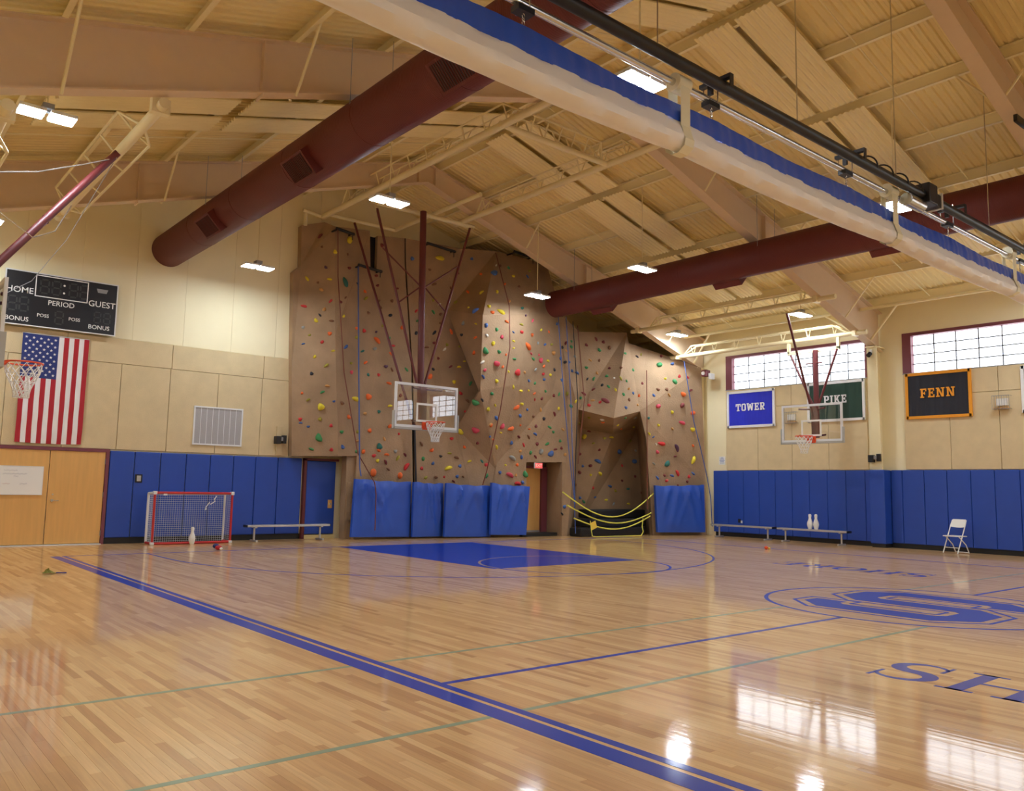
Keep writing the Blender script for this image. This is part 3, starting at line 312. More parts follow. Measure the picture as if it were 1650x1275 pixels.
# ---- floor
BX0, BX1, BY0, BY1 = 0, 0, 0, 0
cx_, cy_ = -0.064, -0.076
cand = []
fwd2 = Vector((math.sin(YAW), math.cos(YAW))); rgt2 = Vector((math.cos(YAW), -math.sin(YAW)))
for rr in range(0, 160):
    off = math.modf(rr*0.38196601)[0]
    for cc in range(0, 12):
        x = (rr+0.5)*BW; y0 = (cc-off)*BL; y = y0+BL/2
        p = Vector((x-cx_, y-cy_)); d = p.dot(fwd2); l = p.dot(rgt2)
        if d > 3.2 and abs(l) < d*0.64+0.25: cand.append((d, rr, y0))
cand.sort(); cand = cand[:296]
sel = {(rr, round(y0, 3)) for d, rr, y0 in cand}
floor = thing('floor', None, None, (0, 0, 0)); floor['kind'] = 'structure'
g = G()
# slab under the single boards lies a little lower: cells of the strip grid that carry a board are cut out
rows = {}
for d, rr, y0 in cand: rows.setdefault(rr, []).append(y0)
rmin, rmax = min(rows), max(rows)
ya, yb = Y0-0.2, Y1+0.2
g.box(X0-0.2, rmin*BW, ya, yb, -0.1, 0); g.box((rmax+1)*BW, X1+0.2, ya, yb, -0.1, 0)
for rr in range(rmin, rmax+1):
    ys = sorted(rows.get(rr, [])); c = ya
    if ys:
        g.box(rr*BW, (rr+1)*BW, ya, ys[0], -0.1, 0); g.box(rr*BW, (rr+1)*BW, ys[-1]+BL, yb, -0.1, 0)
        for a, b in zip(ys, ys[1:]):
            if b-a > BL+0.01: g.box(rr*BW, (rr+1)*BW, a+BL, b, -0.1, 0)
        g.box(rr*BW, (rr+1)*BW, ys[0], ys[-1]+BL, -0.1, -0.012)
    else: g.box(rr*BW, (rr+1)*BW, ya, yb, -0.1, 0)
g.build('floor_slab', M_FLOOR, floor)
gap = 0.0004
bmesh_board = G().box(gap, BW-gap, gap, BL-gap, -0.012, 0.0)
first = None
for d, rr, y0 in cand:
    if first is None:
        first = bmesh_board.build('board', M_FLOOR, floor, local=True); o = first
    else:
        o = first.copy(); COL.objects.link(o); o.parent = floor
    o.location = (rr*BW, y0, 0.0)
# ---- court markings (thin paint under the varnish)
PZ = 0.0012
def fl(u, v, w): return (u, v, w)
def stripe(x0, x1, y0, y1, m, name, z=PZ): return G().box(x0, x1, y0, y1, 0.0001, z).build(name, m, floor)
def arc(c, r, w, a0, a1, m, name, n=72, z=PZ):
    g = G()
    for k in range(n):
        t0 = a0+(a1-a0)*k/n; t1 = a0+(a1-a0)*(k+1)/n
        P = [(c[0]+q*math.cos(t), c[1]+q*math.sin(t)) for q, t in ((r-w/2, t0), (r+w/2, t0), (r+w/2, t1), (r-w/2, t1))]
        g.prism(P, fl, 0.0001, z)
    return g.build(name, m, floor)
CX = 11.25; HC = 5.05; BASE = 17.35
stripe(3.53, 3.60, -8.0, BASE, M_LBLUE, 'sideline')
stripe(3.33, 3.49, -8.0, BASE-0.02, M_LBLUE, 'border_stripe')
stripe(18.95, 19.02, -8.0, BASE, M_LBLUE, 'sideline')
stripe(3.53, 19.02, BASE-0.06, BASE, M_LBLUE, 'baseline', PZ+0.0003)
stripe(3.60, CX-1.87, HC-0.03, HC+0.03, M_LBLUE, 'half_court_line')
stripe(CX+1.87, 18.95, HC-0.03, HC+0.03, M_LBLUE, 'half_court_line')
arc((CX, HC), 1.90, 0.055, 0, 2*math.pi, M_LBLUE, 'centre_circle', 96)
for yy in (5.95, 4.15):
    for a, b in ((0.2, 3.33), (3.60, CX-1.67), (CX+1.67, 18.95)):
        stripe(a, b, yy-0.025, yy+0.025, M_LGRN, 'volleyball_line', PZ-0.0004)
LX0, LX1, FT = 9.28, 13.12, 11.55
stripe(LX0, LX1, FT, BASE-0.06, M_LBLUE, 'painted_key', PZ-0.0003)
arc((CX, FT), 1.83, 0.05, math.pi, 2*math.pi, M_LBLUE, 'free_throw_circle', 60)
M_WLINE = mat('court_bare_wood_line', srgb(226, 186, 126), 0.4, coat=1.0)
arc((CX, FT), 1.83, 0.05, 0.02, math.pi-0.02, M_WLINE, 'free_throw_circle', 60)
R3 = 6.2
arc((CX, 16.0), R3, 0.05, math.pi, 2*math.pi, M_LBLUE, 'three_point_arc', 110)
stripe(CX-R3-0.025, CX-R3+0.025, 16.0, BASE-0.06, M_LBLUE, 'three_point_line'); stripe(CX+R3-0.025, CX+R3+0.025, 16.0, BASE-0.06, M_LBLUE, 'three_point_line')
# block S in the centre circle: frame right = -Y, up = +X
def sfn(a, b, w): return (CX+b, HC-a, w)
Wd, Hh, tt, cc = 1.12, 1.24, 0.44, 0.40
SP = [(-Wd+cc, Hh), (Wd-cc, Hh), (Wd, Hh-cc), (Wd, Hh-cc-.32), (Wd-tt, Hh-cc-.32), (Wd-tt, Hh-tt-.1), (Wd-tt-.1, Hh-tt), (-Wd+tt+.1, Hh-tt), (-Wd+tt, Hh-tt-.1), (-Wd+tt, tt/2+.1), (-Wd+tt+.1, tt/2), (Wd-cc, tt/2), (Wd, tt/2-cc), (Wd, -Hh+cc), (Wd-cc, -Hh)]
SP = SP + [(-a, -b) for a, b in SP]
def offset_poly(P, d):
    out = []; n = len(P)
    for i in range(n):
        a, b, c = Vector(P[i-1]), Vector(P[i]), Vector(P[(i+1) % n])
        e1 = (b-a).normalized(); e2 = (c-b).normalized(); n1 = Vector((-e1.y, e1.x)); n2 = Vector((-e2.y, e2.x))
        mm = (n1+n2); k = d/max(0.35, (1+n1.dot(n2))); out.append((b.x+mm.x*k, b.y+mm.y*k))
    return out
ci, co = offset_poly(SP, 0.10), offset_poly(SP, 0.15)
g = G()
bm = bmesh.new(); f_ = bm.faces.new([bm.verts.new((a, b, 0)) for a, b in SP]); bmesh.ops.triangulate(bm, faces=[f_]); bm.verts.index_update()
for f in bm.faces: g.prism([(v.co.x, v.co.y) for v in f.verts], sfn, 0.0001, PZ)
bm.free()
g.build('block_letter_s', M_LBLUE, floor)
g = G(); n_ = len(ci)
for i in range(n_):
    j = (i+1) % n_; g.prism([ci[i], ci[j], co[j], co[i]], sfn, 0.0001, PZ)
g.build('letter_outline', M_LBLUE, floor)
# serif court lettering as variable-width strokes
def band(pts, ws):
    L_, R2_ = [], []
    for i, p in enumerate(pts):
        a = Vector(pts[max(i-1, 0)]); b = Vector(pts[min(i+1, len(pts)-1)]); t = (b-a).normalized(); nn = Vector((-t.y, t.x))
        w = ws[i] if not isinstance(ws, (int, float)) else ws
        L_.append((p[0]+nn.x*w/2, p[1]+nn.y*w/2)); R2_.append((p[0]-nn.x*w/2, p[1]-nn.y*w/2))
    return [[L_[i], L_[i+1], R2_[i+1], R2_[i]] for i in range(len(pts)-1)]
def ell(cx, cy, rx, ry, a0, a1, n=20): return [(cx+rx*math.cos(a0+(a1-a0)*k/n), cy+ry*math.sin(a0+(a1-a0)*k/n)) for k in range(n+1)]
def serif_letter(c):
    if c == 'S':
        p = ell(.3, .735, .24, .23, .35, math.pi*1.42, 16)+ell(.3, .265, .26, .235, math.pi*0.42, -math.pi*0.88, 16)
        n = len(p)-1
        w = [0.04+0.13*math.sin(math.pi*k/n)**1.6 for k in range(n+1)]
        return .62, band(p, w)+[R_(.50, .66, .54, 1.0), R_(.03, 0, .07, .36)]
    if c == 'H': return .86, [R_(.1, 0, .25, 1), R_(.61, 0, .76, 1), R_(.25, .47, .61, .53)]+[R_(a, b, a+.35, b+.05) for a in (0, .51) for b in (0, .95)]
    if c == 'O':
        p = ell(.42, .5, .33, .46, 0, 2*math.pi, 32); return .84, band(p, [.06+.12*abs(math.cos(2*math.pi*k/32)) for k in range(33)])
    if c == 'R': return .82, [R_(.1, 0, .25, 1), R_(0, 0, .35, .05), R_(0, .95, .3, 1)]+band([(.2, .97)]+ell(.38, .74, .22, .235, math.pi/2, -math.pi/2, 14)+[(.2, .5)], [.05]+[.05+.1*math.sin(math.pi*k/14) for k in range(15)]+[.05])+[D_(.7, 0, .42, .5, .17), R_(.6, 0, .86, .05)]
    if c == 'E': return .72, [R_(.1, 0, .25, 1), R_(0, 0, .66, .05), R_(0, .95, .62, 1), R_(.25, .48, .5, .53), R_(.61, 0, .66, .24), R_(.57, .76, .62, 1), R_(.46, .38, .5, .63)]
def court_word(word, org, right, up, h, gap):
    x = 0.0
    for c in word:
        w, polys = serif_letter(c); g = G()
        for p in polys:
            g.prism([(x+a*h, b*h) for a, b in p], lambda u, v, ww: (org[0]+right[0]*u+up[0]*v, org[1]+right[1]*u+up[1]*v, ww), 0.0001, PZ)
        g.build('court_letter', M_LBLUE, floor); x += (w+gap)*h
court_word('SHORE', (6.62, 3.40), (0, -1), (1, 0), 0.78, 0.10)
court_word('SHORE', (2*CX-6.62-0.05, 2*HC-3.40), (0, 1), (-1, 0), 0.72, 0.10)
# ---- walls
DK = 0.22
def gable(y0, y1, name):
    g = G(); P = [(X0-0.2, -0.1), (X1+0.25, -0.1), (X1+0.25, ztop(X1+0.25)+DK), (RX, ztop(RX)+DK), (X0-0.2, ztop(X0-0.2)+DK)]
    g.prism(P, lambda u, v, w: (u, w, v), y0, y1); return struct(g.build(name, M_CREAM))
wall_end = gable(Y1, Y1+0.25, 'wall_end')
wall_back = gable(Y0-0.25, Y0, 'wall_back')
struct(G().box(X0-0.25, X0, Y0, Y1, -0.1, ztop(X0)+DK).build('wall_left', M_CREAM))
# acoustic boards on the end wall
def wboard(x0, x1, z0, z1, m=M_TECT, t=0.045):
    G().bbox(x0+0.006, x1-0.006, Y1-t, Y1+0.01, z0+0.006, z1-0.006, 0.006).build('panel', m, wall_end)
J1 = (-2.6, -0.6, 0.52, 1.66, 2.79, 3.94, 5.07, 6.17, 7.33, 8.46, 9.25)
for a, b in zip(J1, J1[1:]): wboard(a, b, 2.13, 4.11)
for a, b in zip((-2.6, -0.6, 1.62, 3.9, 6.19, 8.48, 9.25), (-0.6, 1.62, 3.9, 6.19, 8.48, 9.25)): wboard(a, b, 4.11, 4.70)
xs = [-2.6, -0.5, 0.66, 1.82, 2.96, 4.1, 5.26, 6.42, 7.6, 8.77, 9.9, 11.28]
for a, b in zip(xs, xs[1:]):
    g = G(); g.prism([(a+.003, 4.705), (b-.003, 4.705), (b-.003, ztop(b)+0.18), (a+.003, ztop(a)+0.18)], lambda u, v, w: (u, w, v), Y1-0.012, Y1+0.01)
    g.build('wallboard_sheet', M_CREAM, wall_end)
# right wall with window openings
M_BAR = mat('dark_grey_glazing_bar', srgb(110, 112, 118), 0.5)
WINS = [(16.30, 11.47), (10.43, 5.6), (4.3, -0.55), (-1.85, -6.7)]
wall_right = thing('wall_right', None, None, (X1, 5, 0)); wall_right['kind'] = 'structure'
ZS, ZH, ZE = 4.80, 5.93, ztop(X1)+DK+0.1
g = G(); g.box(X1, X1+0.25, Y0, Y1, -0.1, ZS); g.box(X1, X1+0.25, Y0, Y1, ZH, ZE)
c = Y1
for a, b in WINS: g.box(X1, X1+0.25, a, c, ZS, ZH); c = b
g.box(X1, X1+0.25, Y0, c, ZS, ZH)
g.build('wall_core', M_CREAM, wall_right)
def rboard(ya_, yb_, z0, z1): G().bbox(X1-0.045, X1+0.01, yb_+0.006, ya_-0.006, z0+0.006, z1-0.006, 0.006).build('panel', M_TECT, wall_right)
for a, b in WINS:
    n = 4
    for k in range(n):
        ya_ = a-(a-b)*k/n; yb_ = a-(a-b)*(k+1)/n
        rboard(ya_, yb_, 2.14, 4.14); rboard(ya_, yb_, 4.14, 4.79)
for i, (a, b) in enumerate(WINS):
    w = thing('window_%d' % (i+1), None, None, (X1, (a+b)/2, ZS)); w['kind'] = 'structure'
    g = G(); g.box(X1-0.03, X1+0.2, b, a, ZH-0.09, ZH); g.box(X1-0.03, X1+0.2, a-0.24, a, ZS, ZH-0.09); g.box(X1-0.03, X1+0.2, b, b+0.05, ZS, ZH-0.09)
    g.build('frame', M_TRIM, w)
    G().box(X1-0.05, X1+0.2, b, a, ZS-0.03, ZS).build('sill', M_GREY, w)
    ncol = 8; nrow = 4; ya_, yb_ = a-0.24, b+0.05; za, zb = ZS, ZH-0.09; first_p = None
    for r in range(nrow):
        for k in range(ncol):
            p0 = ya_+(yb_-ya_)*k/ncol; p1 = ya_+(yb_-ya_)*(k+1)/ncol; q0 = za+(zb-za)*r/nrow; q1 = za+(zb-za)*(r+1)/nrow
            if first_p is None:
                sy, sz = abs(p1-p0)-0.016, (q1-q0)-0.016
                first_p = G().box(X1+0.12, X1+0.14, min(p0, p1)+0.008, max(p0, p1)-0.008, q0+0.008, q1-0.008).build('pane', M_PANE, w); base = ((p0+p1)/2, (q0+q1)/2)
            else:
                o = first_p.copy(); COL.objects.link(o); o.parent = w; o.location = (0, (p0+p1)/2-base[0], (q0+q1)/2-base[1])
    for k in range(1, ncol): y = ya_+(yb_-ya_)*k/ncol; G().box(X1+0.10, X1+0.15, y-0.014, y+0.014, za, zb).build('glazing_bar', M_BAR, w)
    for r in range(1, nrow): z = za+(zb-za)*r/nrow; G().box(X1+0.10, X1+0.15, min(ya_, yb_), max(ya_, yb_), z-0.014, z+0.014).build('glazing_bar', M_BAR, w)
struct(G().box(X1-0.02, X1, Y0, 16.75, 0, 0.13).box(22.46, 22.8, 10.88, 11.26, 0, 0.1).build('baseboard_right', M_BLACK))
struct(G().box(4.95, 9.72, Y1-0.02, Y1, 0, 0.14).build('baseboard_end', M_BLACK))
# ---- roof deck: ribs run up the slope
g = G(); prof = []; y = Y0-0.25; pitch = 0.15
while y < Y1+0.25:
    prof += [(y, 0), (y+0.05, 0), (y+0.07, 0.03), (y+0.13, 0.03)]; y += pitch
for xa, xb in ((X0-0.2, RX), (RX, X1+0.25)):
    vs = []
    for yy, dz in prof: vs += [(xa, yy, ztop(xa)+0.2+dz), (xb, yy, ztop(xb)+0.2+dz)]
    g.add(vs, [(2*i, 2*i+1, 2*i+3, 2*i+2) for i in range(len(prof)-1)])
struct(g.build('ceiling', M_DECK))
# ---- purlins
for sgn in (-1, 1):
    for d in (0.35, 1.87, 3.37, 4.90, 6.42, 7.95, 9.47, 11.0, 12.5):
        x = RX+sgn*d
        if x < X0 or x > X1: continue
        z = ztop(x); g = G()
        g.box(x-0.006, x+0.006, Y0, Y1, z, z+0.2); g.box(x-0.006, x+0.07*sgn, Y0, Y1, z-0.006, z+0.006); g.box(x-0.07*sgn, x+0.006, Y0, Y1, z+0.192, z+0.2)
        struct(g.build('purlin', M_PURL))
# ---- steel frames
def depth(x): return 0.5+0.60*min(1, abs(x-RX)/11.3)
for i, fy in enumerate(FRAMES):
    fr = thing('steel_frame', None, None, (RX, fy, 0)); fr['kind'] = 'structure'
    for sgn, xe in ((-1, X0+0.02), (1, 22.80)):
        top0, bot0 = ztop(RX), ztop(RX)-0.5; top1, bot1 = ztop(xe), ztop(xe)-depth(xe)
        g = G(); g.prism([(RX, top0), (xe, top1), (xe, bot1), (RX, bot0)], lambda u, v, w: (u, w, v), fy-0.008, fy+0.008)
        for (za, zb) in ((bot0, bot1), (top0, top1)):
            g.prism([(RX, za-0.012), (xe, zb-0.012), (xe, zb+0.012), (RX, za+0.012)], lambda u, v, w: (u, w, v), fy-0.125, fy+0.125)
        for st in (0.02, 0.5):
            xx = RX+(xe-RX)*st; g.box(xx-0.008, xx+0.008, fy-0.11, fy+0.11, ztop(xx)-depth(xx), ztop(xx))
        g.build('rafter', M_STEEL, fr)
        # column
        if sgn > 0:
            g = G(); zc = ztop(22.4)-depth(22.4)-0.01; g.prism([(22.38, zc), (22.84, zc), (22.84, 0), (22.62, 0)], lambda u, v, w: (u, w, v), fy-0.006, fy+0.006)
            g.prism([(22.36, zc), (22.40, zc), (22.64, 0), (22.60, 0)], lambda u, v, w: (u, w, v), fy-0.14, fy+0.14)
            g.box(22.3, 22.84, fy-0.15, fy+0.15, zc-0.03, zc)
            g.build('column', M_CPIPE, fr)
    # flange braces: sticks from the purlins down to the rafter's lower flange
    for d in (-9.47, -6.42, -3.37, 3.37, 6.42, 9.47):
        x = RX+d; zb = ztop(x)-depth(x)+0.02
        for s2 in (-1, 1): G().cyl((x, fy+s2*0.1, zb), (x, fy+s2*(0.1+depth(x)*0.85), ztop(x)+0.02), 0.022, 6).build('flange_brace', M_CPIPE, fr)
# thin bridging rods along the slope in every bay
for k, yb_ in enumerate((19.0, 15.6, 12.7, 9.4, 6.6, 3.0)):
    for sgn in (-1, 1): struct(G().cyl((RX, yb_, ztop(RX)+0.03), (RX+sgn*11.2, yb_, ztop(RX+11.2)+0.03), 0.014, 6).build('bridging_rod', M_PURL))
for k, (ya_, yb_) in enumerate(zip(FRAMES, FRAMES[1:])):
    struct(G().cyl((21.75, ya_-0.02, 6.55), (21.75, yb_+0.02, 6.55), 0.045, 10).build('eave_strut', M_PURL, smooth=True))
    for fy, d_ in ((ya_, -1), (yb_, 1)): struct(G().cyl((22.3, fy, 5.75), (21.75, fy+d_*1.05, 6.55), 0.032, 8).build('knee_brace', M_CPIPE, smooth=True))
# ================================================================ things on the roof
# ---- corrugated sound panels hung below the purlins
g = G(); prof = []; n = 44; PLn, PWd = 2.96, 0.74
for k in range(n+1): prof.append((-PWd/2+PWd*k/n, 0.016*math.sin(2*math.pi*k/n*6.5)))
vs = []
for y, z in prof: vs += [(-PLn/2, y, z+0.012), (PLn/2, y, z+0.012), (-PLn/2, y, z-0.012), (PLn/2, y, z-0.012)]
fs = []
for i in range(n):
    a = 4*i; b = 4*(i+1)
    fs += [(a, a+1, b+1, b), (a+2, b+2, b+3, a+3), (a, b, b+2, a+2), (a+1, a+3, b+3, b+1)]
fs += [(0, 2, 3, 1), (4*n, 4*n+1, 4*n+3, 4*n+2)]
g.add(vs, fs)
proto = None
for yc in (13.68, 14.58, 7.57, 8.43, 1.4, 2.3):
    for sgn in (-1, 1):
        for k in range(3):
            xc = RX+sgn*(0.12+1.5+k*3.08)
            lab = 'long cream corrugated sound panel hung under the %s roof slope near the %s' % ('window-side' if sgn > 0 else 'scoreboard-side', 'climbing wall' if yc > 10 else 'divider curtain')
            if proto is None: proto = g.build('ceiling_panel', mat('pale_cream_sound_panel', srgb(246, 232, 182), 0.7), recenter=False); o = proto
            else: o = proto.copy(); COL.objects.link(o)
            o.location = (xc, yc, ztop(xc)-0.035); o.rotation_euler = (0, math.atan(EAVE_D)*sgn, 0)
            tag(o, lab, 'ceiling panel', 'corrugated sound panels under the roof')
# ---- ducts
def duct(x, z, r, y0, y1, sgn, vents, label, elbow=False):
    t = thing('air_duct', label, 'duct', (x, y0, z-r))
    g = G(); g.cyl((x, y0, z), (x, y1, z), r, 48); g.build('duct_tube', M_DUCT, t, smooth=True)
    for yy in [y0+2.4*k for k in range(1, int((y1-y0)/2.4))]: G().cyl((x, yy-0.02, z), (x, yy+0.02, z), r+0.004, 48).build('joint_band', M_DUCT, t, smooth=True)
    nrm = Vector((0.73*sgn, 0, -0.68)); tan = Vector((0, 1, 0)); bi = nrm.cross(tan)
    mt = Matrix((tan, bi, nrm)).transposed()
    for yy in vents:
        c = Vector((x, yy, z))+nrm*(r+0.0)
        b = G().obox(c, (0.78, 0.44, 0.22), mt).build('diffuser_box', M_DUCT, t)
        for s_ in (-1, 1): G().obox(c+nrm*0.112+tan*0.175*s_, (0.32, 0.36, 0.008), mt).build('grille', M_DGRILL, b)
        for k in range(-7, 8): G().obox(c+nrm*0.12+tan*(k*0.045), (0.008, 0.36, 0.012), mt).build('blade', M_DUCT, b)
    for fy in FRAMES:
        for s_ in (-1, 1): G().cyl((x+s_*r*0.9, fy-0.4, z+0.1), (x+s_*r*0.9, fy-0.4, ztop(x+s_*r)+0.05), 0.006, 6).build('hanger_rod', M_GREY, t)
    return t
duct(5.95, 6.99, 0.40, Y0+0.02, Y1-0.01, -1, (16.58, 12.39, 8.02, 3.6), 'dark red spiral air duct above the scoreboard running to the end wall')
duct(16.6, 6.99, 0.40, Y0+0.02, 18.0, 1, (16.2, 11.9, 7.86, 3.6), 'dark red spiral air duct that ends short of the climbing wall')
# ---- high-bay lamps
def make_lamp(stem):
    t = thing('high_bay_lamp', '', 'lamp')
    for s_ in (-1, 1):
        hd = G().bbox(s_*0.19-0.165, s_*0.19+0.165, -0.17, 0.17, 0.0, 0.05, 0.012)
        h_ = hd.build('lamp_head', M_WHITEM, t, local=True)
        G().box(s_*0.19-0.15, s_*0.19+0.15, -0.155, 0.155, -0.008, -0.001).build('lens', M_LAMP, h_, local=True)
    g = G().box(-0.3, 0.3, -0.03, 0.03, 0.05, 0.08); g.box(-0.07, 0.07, -0.1, 0.1, 0.08, 0.15); g.build('yoke', M_GREY, t, local=True)
    G().cyl((0, 0, 0.14), (0, 0, stem), 0.013, 8).build('stem', M_CPIPE, t, local=True)
    return t
LG = [(7.45, 18.45, 6.5, 'beside the climbing wall'), (7.72, 13.0, 6.75, 'over the basket in front of the climbing wall'), (7.73, 6.8, 6.75, 'behind the divider curtain'),
      (7.73, 0.6, 6.75, ''), (7.73, -5.6, 6.75, ''), (14.82, 16.8, 6.75, 'beside the end of the right-hand air duct'), (14.75, 12.9, 6.75, 'below the hung sound panels'),
      (14.8, 6.8, 6.75, 'at the curtain motor'), (14.8, 0.6, 6.75, ''), (14.8, -5.6, 6.75, ''), (1.9, 12.4, 6.4, 'by the side basket under the scoreboard-side roof'), (1.9, 6.2, 6.4, ''), (1.9, 0.0, 6.4, ''), (1.9, -6.0, 6.4, ''), (1.9, 18.4, 6.4, ''),
      (20.6, 12.2, 6.4, 'above the side basket by the windows'), (20.6, 16.55, 6.4, 'close to the sloping rafter in the climbing wall corner'), (20.6, 6.2, 6.4, ''), (20.6, 0.0, 6.4, ''), (20.6, -6.0, 6.4, '')]
for x, y, z, w in LG:
    t = make_lamp(ztop(x)+0.1-z); t.location = (x, y, z)
    tag(t, ('twin-head white high-bay lamp ' + (w or 'over the half of the gym behind the curtain')), 'lamp', 'high-bay lamps')
# ---- divider curtain hoisted under the roof
YC = 5.6
t = thing('divider_curtain', 'hoisted white and blue divider curtain with its silver and black pipes', 'curtain', (10, YC, 5.1))
g = G(); nx = 260; xa, xb = 0.6, 22.2; ring = []
prof = [(0.01, 5.57), (-0.05, 5.55), (-0.09, 5.47), (-0.13, 5.38), (-0.155, 5.34), (-0.14, 5.27), (-0.06, 5.22), (0.05, 5.22), (0.13, 5.26), (0.155, 5.34), (0.12, 5.42), (0.04, 5.55)]
sup = [0.5, 2.0, 7.04, 12.05, 16.8, 21.6, 22.3]
def sag(x):
    for a, b in zip(sup, sup[1:]):
        if a <= x <= b: u = (x-a)/(b-a); return 4*u*(1-u)
    return 0
for i in range(nx+1):
    x = xa+(xb-xa)*i/nx; s_ = sag(x)
    for k, (dy, z) in enumerate(prof):
        wr = 0.012*math.sin(x*9+k*1.7)+0.008*math.sin(x*23+k)
        sc = 0.86+0.16*s_**0.5
        ring.append((x, YC+dy*sc+wr*0.6, z+0.02-0.045*s_-0.004*(x-9)+wr*0.5*(1 if k > 1 and k < 10 else 0)))
n = len(prof)
fs = [(i*n+k, i*n+(k+1) % n, (i+1)*n+(k+1) % n, (i+1)*n+k) for i in range(nx) for k in range(n)]
fs += [tuple(range(n))[::-1], tuple(nx*n+k for k in range(n))]
g.add(ring, fs); g.build('rolled_fabric', M_CURW, t, smooth=True)
g = G(); vs = []; nx = 520
for i in range(nx+1):
    x = xa+(xb-xa)*i/nx; s_ = sag(x); w = 0.007*math.sin(x*31+2*math.sin(x*3.1))+0.009*math.sin(x*11+1.5*math.sin(x*1.7))
    dr = min(abs(x-c_) for c_ in (1.6, 4.7, 7.66, 10.8, 14.1, 17.3, 20.4)); zt = 5.79-0.045*min(1, dr/1.4)+0.0-0.006*(x-9); zb = 5.555-0.05*s_-0.006*(x-9)
    for dy in (-0.004, 0.004): vs += [(x, YC-0.02+w*0.3+dy, zt), (x, YC-0.05+w+dy, (zt+zb)/2), (x, YC-0.05+w*1.2+dy, zb)]
fs = []
for i in range(nx):
    a = 6*i; b = a+6
    fs += [(a, b, b+1, a+1), (a+1, b+1, b+2, a+2), (a+3, a+4, b+4, b+3), (a+4, a+5, b+5, b+4), (a, a+3, b+3, b), (a+2, b+2, b+5, a+5)]
g.add(vs, fs); g.build('top_band', M_CURB, t, smooth=True)
for x in sup[1:-1]:
    g = G(); g.box(x-0.08, x+0.08, YC-0.09, YC-0.083, 5.50, 6.04); g.box(x-0.08, x+0.08, YC+0.09, YC+0.097, 5.45, 6.02)
    vs = [(YC-0.087, 5.52), (YC-0.13, 5.38), (YC-0.15, 5.34), (YC-0.135, 5.26), (YC-0.05, 5.20), (YC+0.05, 5.20), (YC+0.13, 5.25), (YC+0.15, 5.34), (YC+0.094, 5.46)]
    for (a, b), (c, d) in zip(vs, vs[1:]): g.add([(x-0.08, a, b), (x+0.08, a, b), (x+0.08, c, d), (x-0.08, c, d)], [(0, 1, 2, 3)])
    g.build('lifting_strap', M_STRAP, t)
h = t
ZP = 6.06
G().cyl((0.4, YC, ZP), (22.3, YC, ZP-0.10), 0.042, 16).build('roller_pipe', M_CHROME, h, smooth=True)
G().cyl((0.4, YC-0.18, 6.17), (22.3, YC-0.18, 6.08), 0.07, 18).build('carrier_pipe', M_BLKM, h, smooth=True)
for x in sup[1:-1]:
    G().cyl((x-0.11, YC, ZP-0.03), (x+0.11, YC, ZP-0.03), 0.105, 24).build('strap_drum', M_STRAP, h, smooth=True)
for x in (1.6, 4.7, 7.62, 10.74, 14.1, 17.3, 20.4):
    b = G().box(x-0.035, x+0.035, YC-0.30, YC+0.14, 6.215, 6.26); b.box(x-0.035, x+0.035, YC-0.30, YC-0.29, 6.10, 6.215); b.box(x-0.02, x+0.02, YC-0.03, YC+0.03, 6.1, 6.22)
    b = b.build('bracket', M_BLKM, h)
    G().box(x-0.1, x+0.1, YC-0.06, YC+0.06, 5.94, 6.0).build('bearing', M_BLKM, b)
    gg = G()
    for k in range(5): gg.tube([(x+0.016*math.cos(a), YC-0.01+0.008*(k % 2)*math.sin(a), 5.92-0.036*k+0.022*math.sin(a)) for a in [q*math.pi/4 for q in range(8)]], 0.005, 5, closed=True)
    gg.build('chain', M_CHROME, b)
    for s_ in (-1, 1): G().cyl((x+0.0, YC+s_*0.1, 5.97), (x, YC+s_*0.1, 6.3), 0.008, 6).build('bolt', M_CHROME, b)
mo = G().bbox(12.75, 13.05, YC-0.3, YC+0.02, 5.98, 6.30, 0.02); mo.box(13.05, 13.25, YC-0.26, YC-0.02, 6.0, 6.2); mo = mo.build('motor', M_BLKM, h)
G().cyl((12.3, YC-0.14, 5.95), (12.8, YC-0.14, 5.95), 0.1, 18).build('motor_body', M_CHROME, mo, smooth=True)
G().box(13.25, 13.28, YC-0.28, YC-0.02, 5.98, 6.24).build('control_box', M_WHITEM, mo)
g = G()
pts = []
for k in range(60):
    x = 10.9+k*0.032; pts.append((x, YC-0.18+0.085*math.cos(k*0.42), 6.17+0.085*math.sin(k*0.42)))
g.tube(pts, 0.012, 5); g.build('cable', M_BLACK, h)
for x in (3.1, 6.45, 9.2, 11.9, 15.4, 18.6, 21.0): G().cyl((x, YC-0.18, 6.2), (x, YC-0.18, ztop(x)+0.05), 0.008, 6).build('hanger_rod', M_CHROME, h)
bo = G().box(14.95, 15.4, 4.75, 4.81, 8.0, 8.12).build('junction_bar', M_BLKM); tag(bo, 'short black steel bar clamped under the rafter above the curtain', 'bracket')
bo.location.z = ztop(15.2)-depth(15.2)-0.16
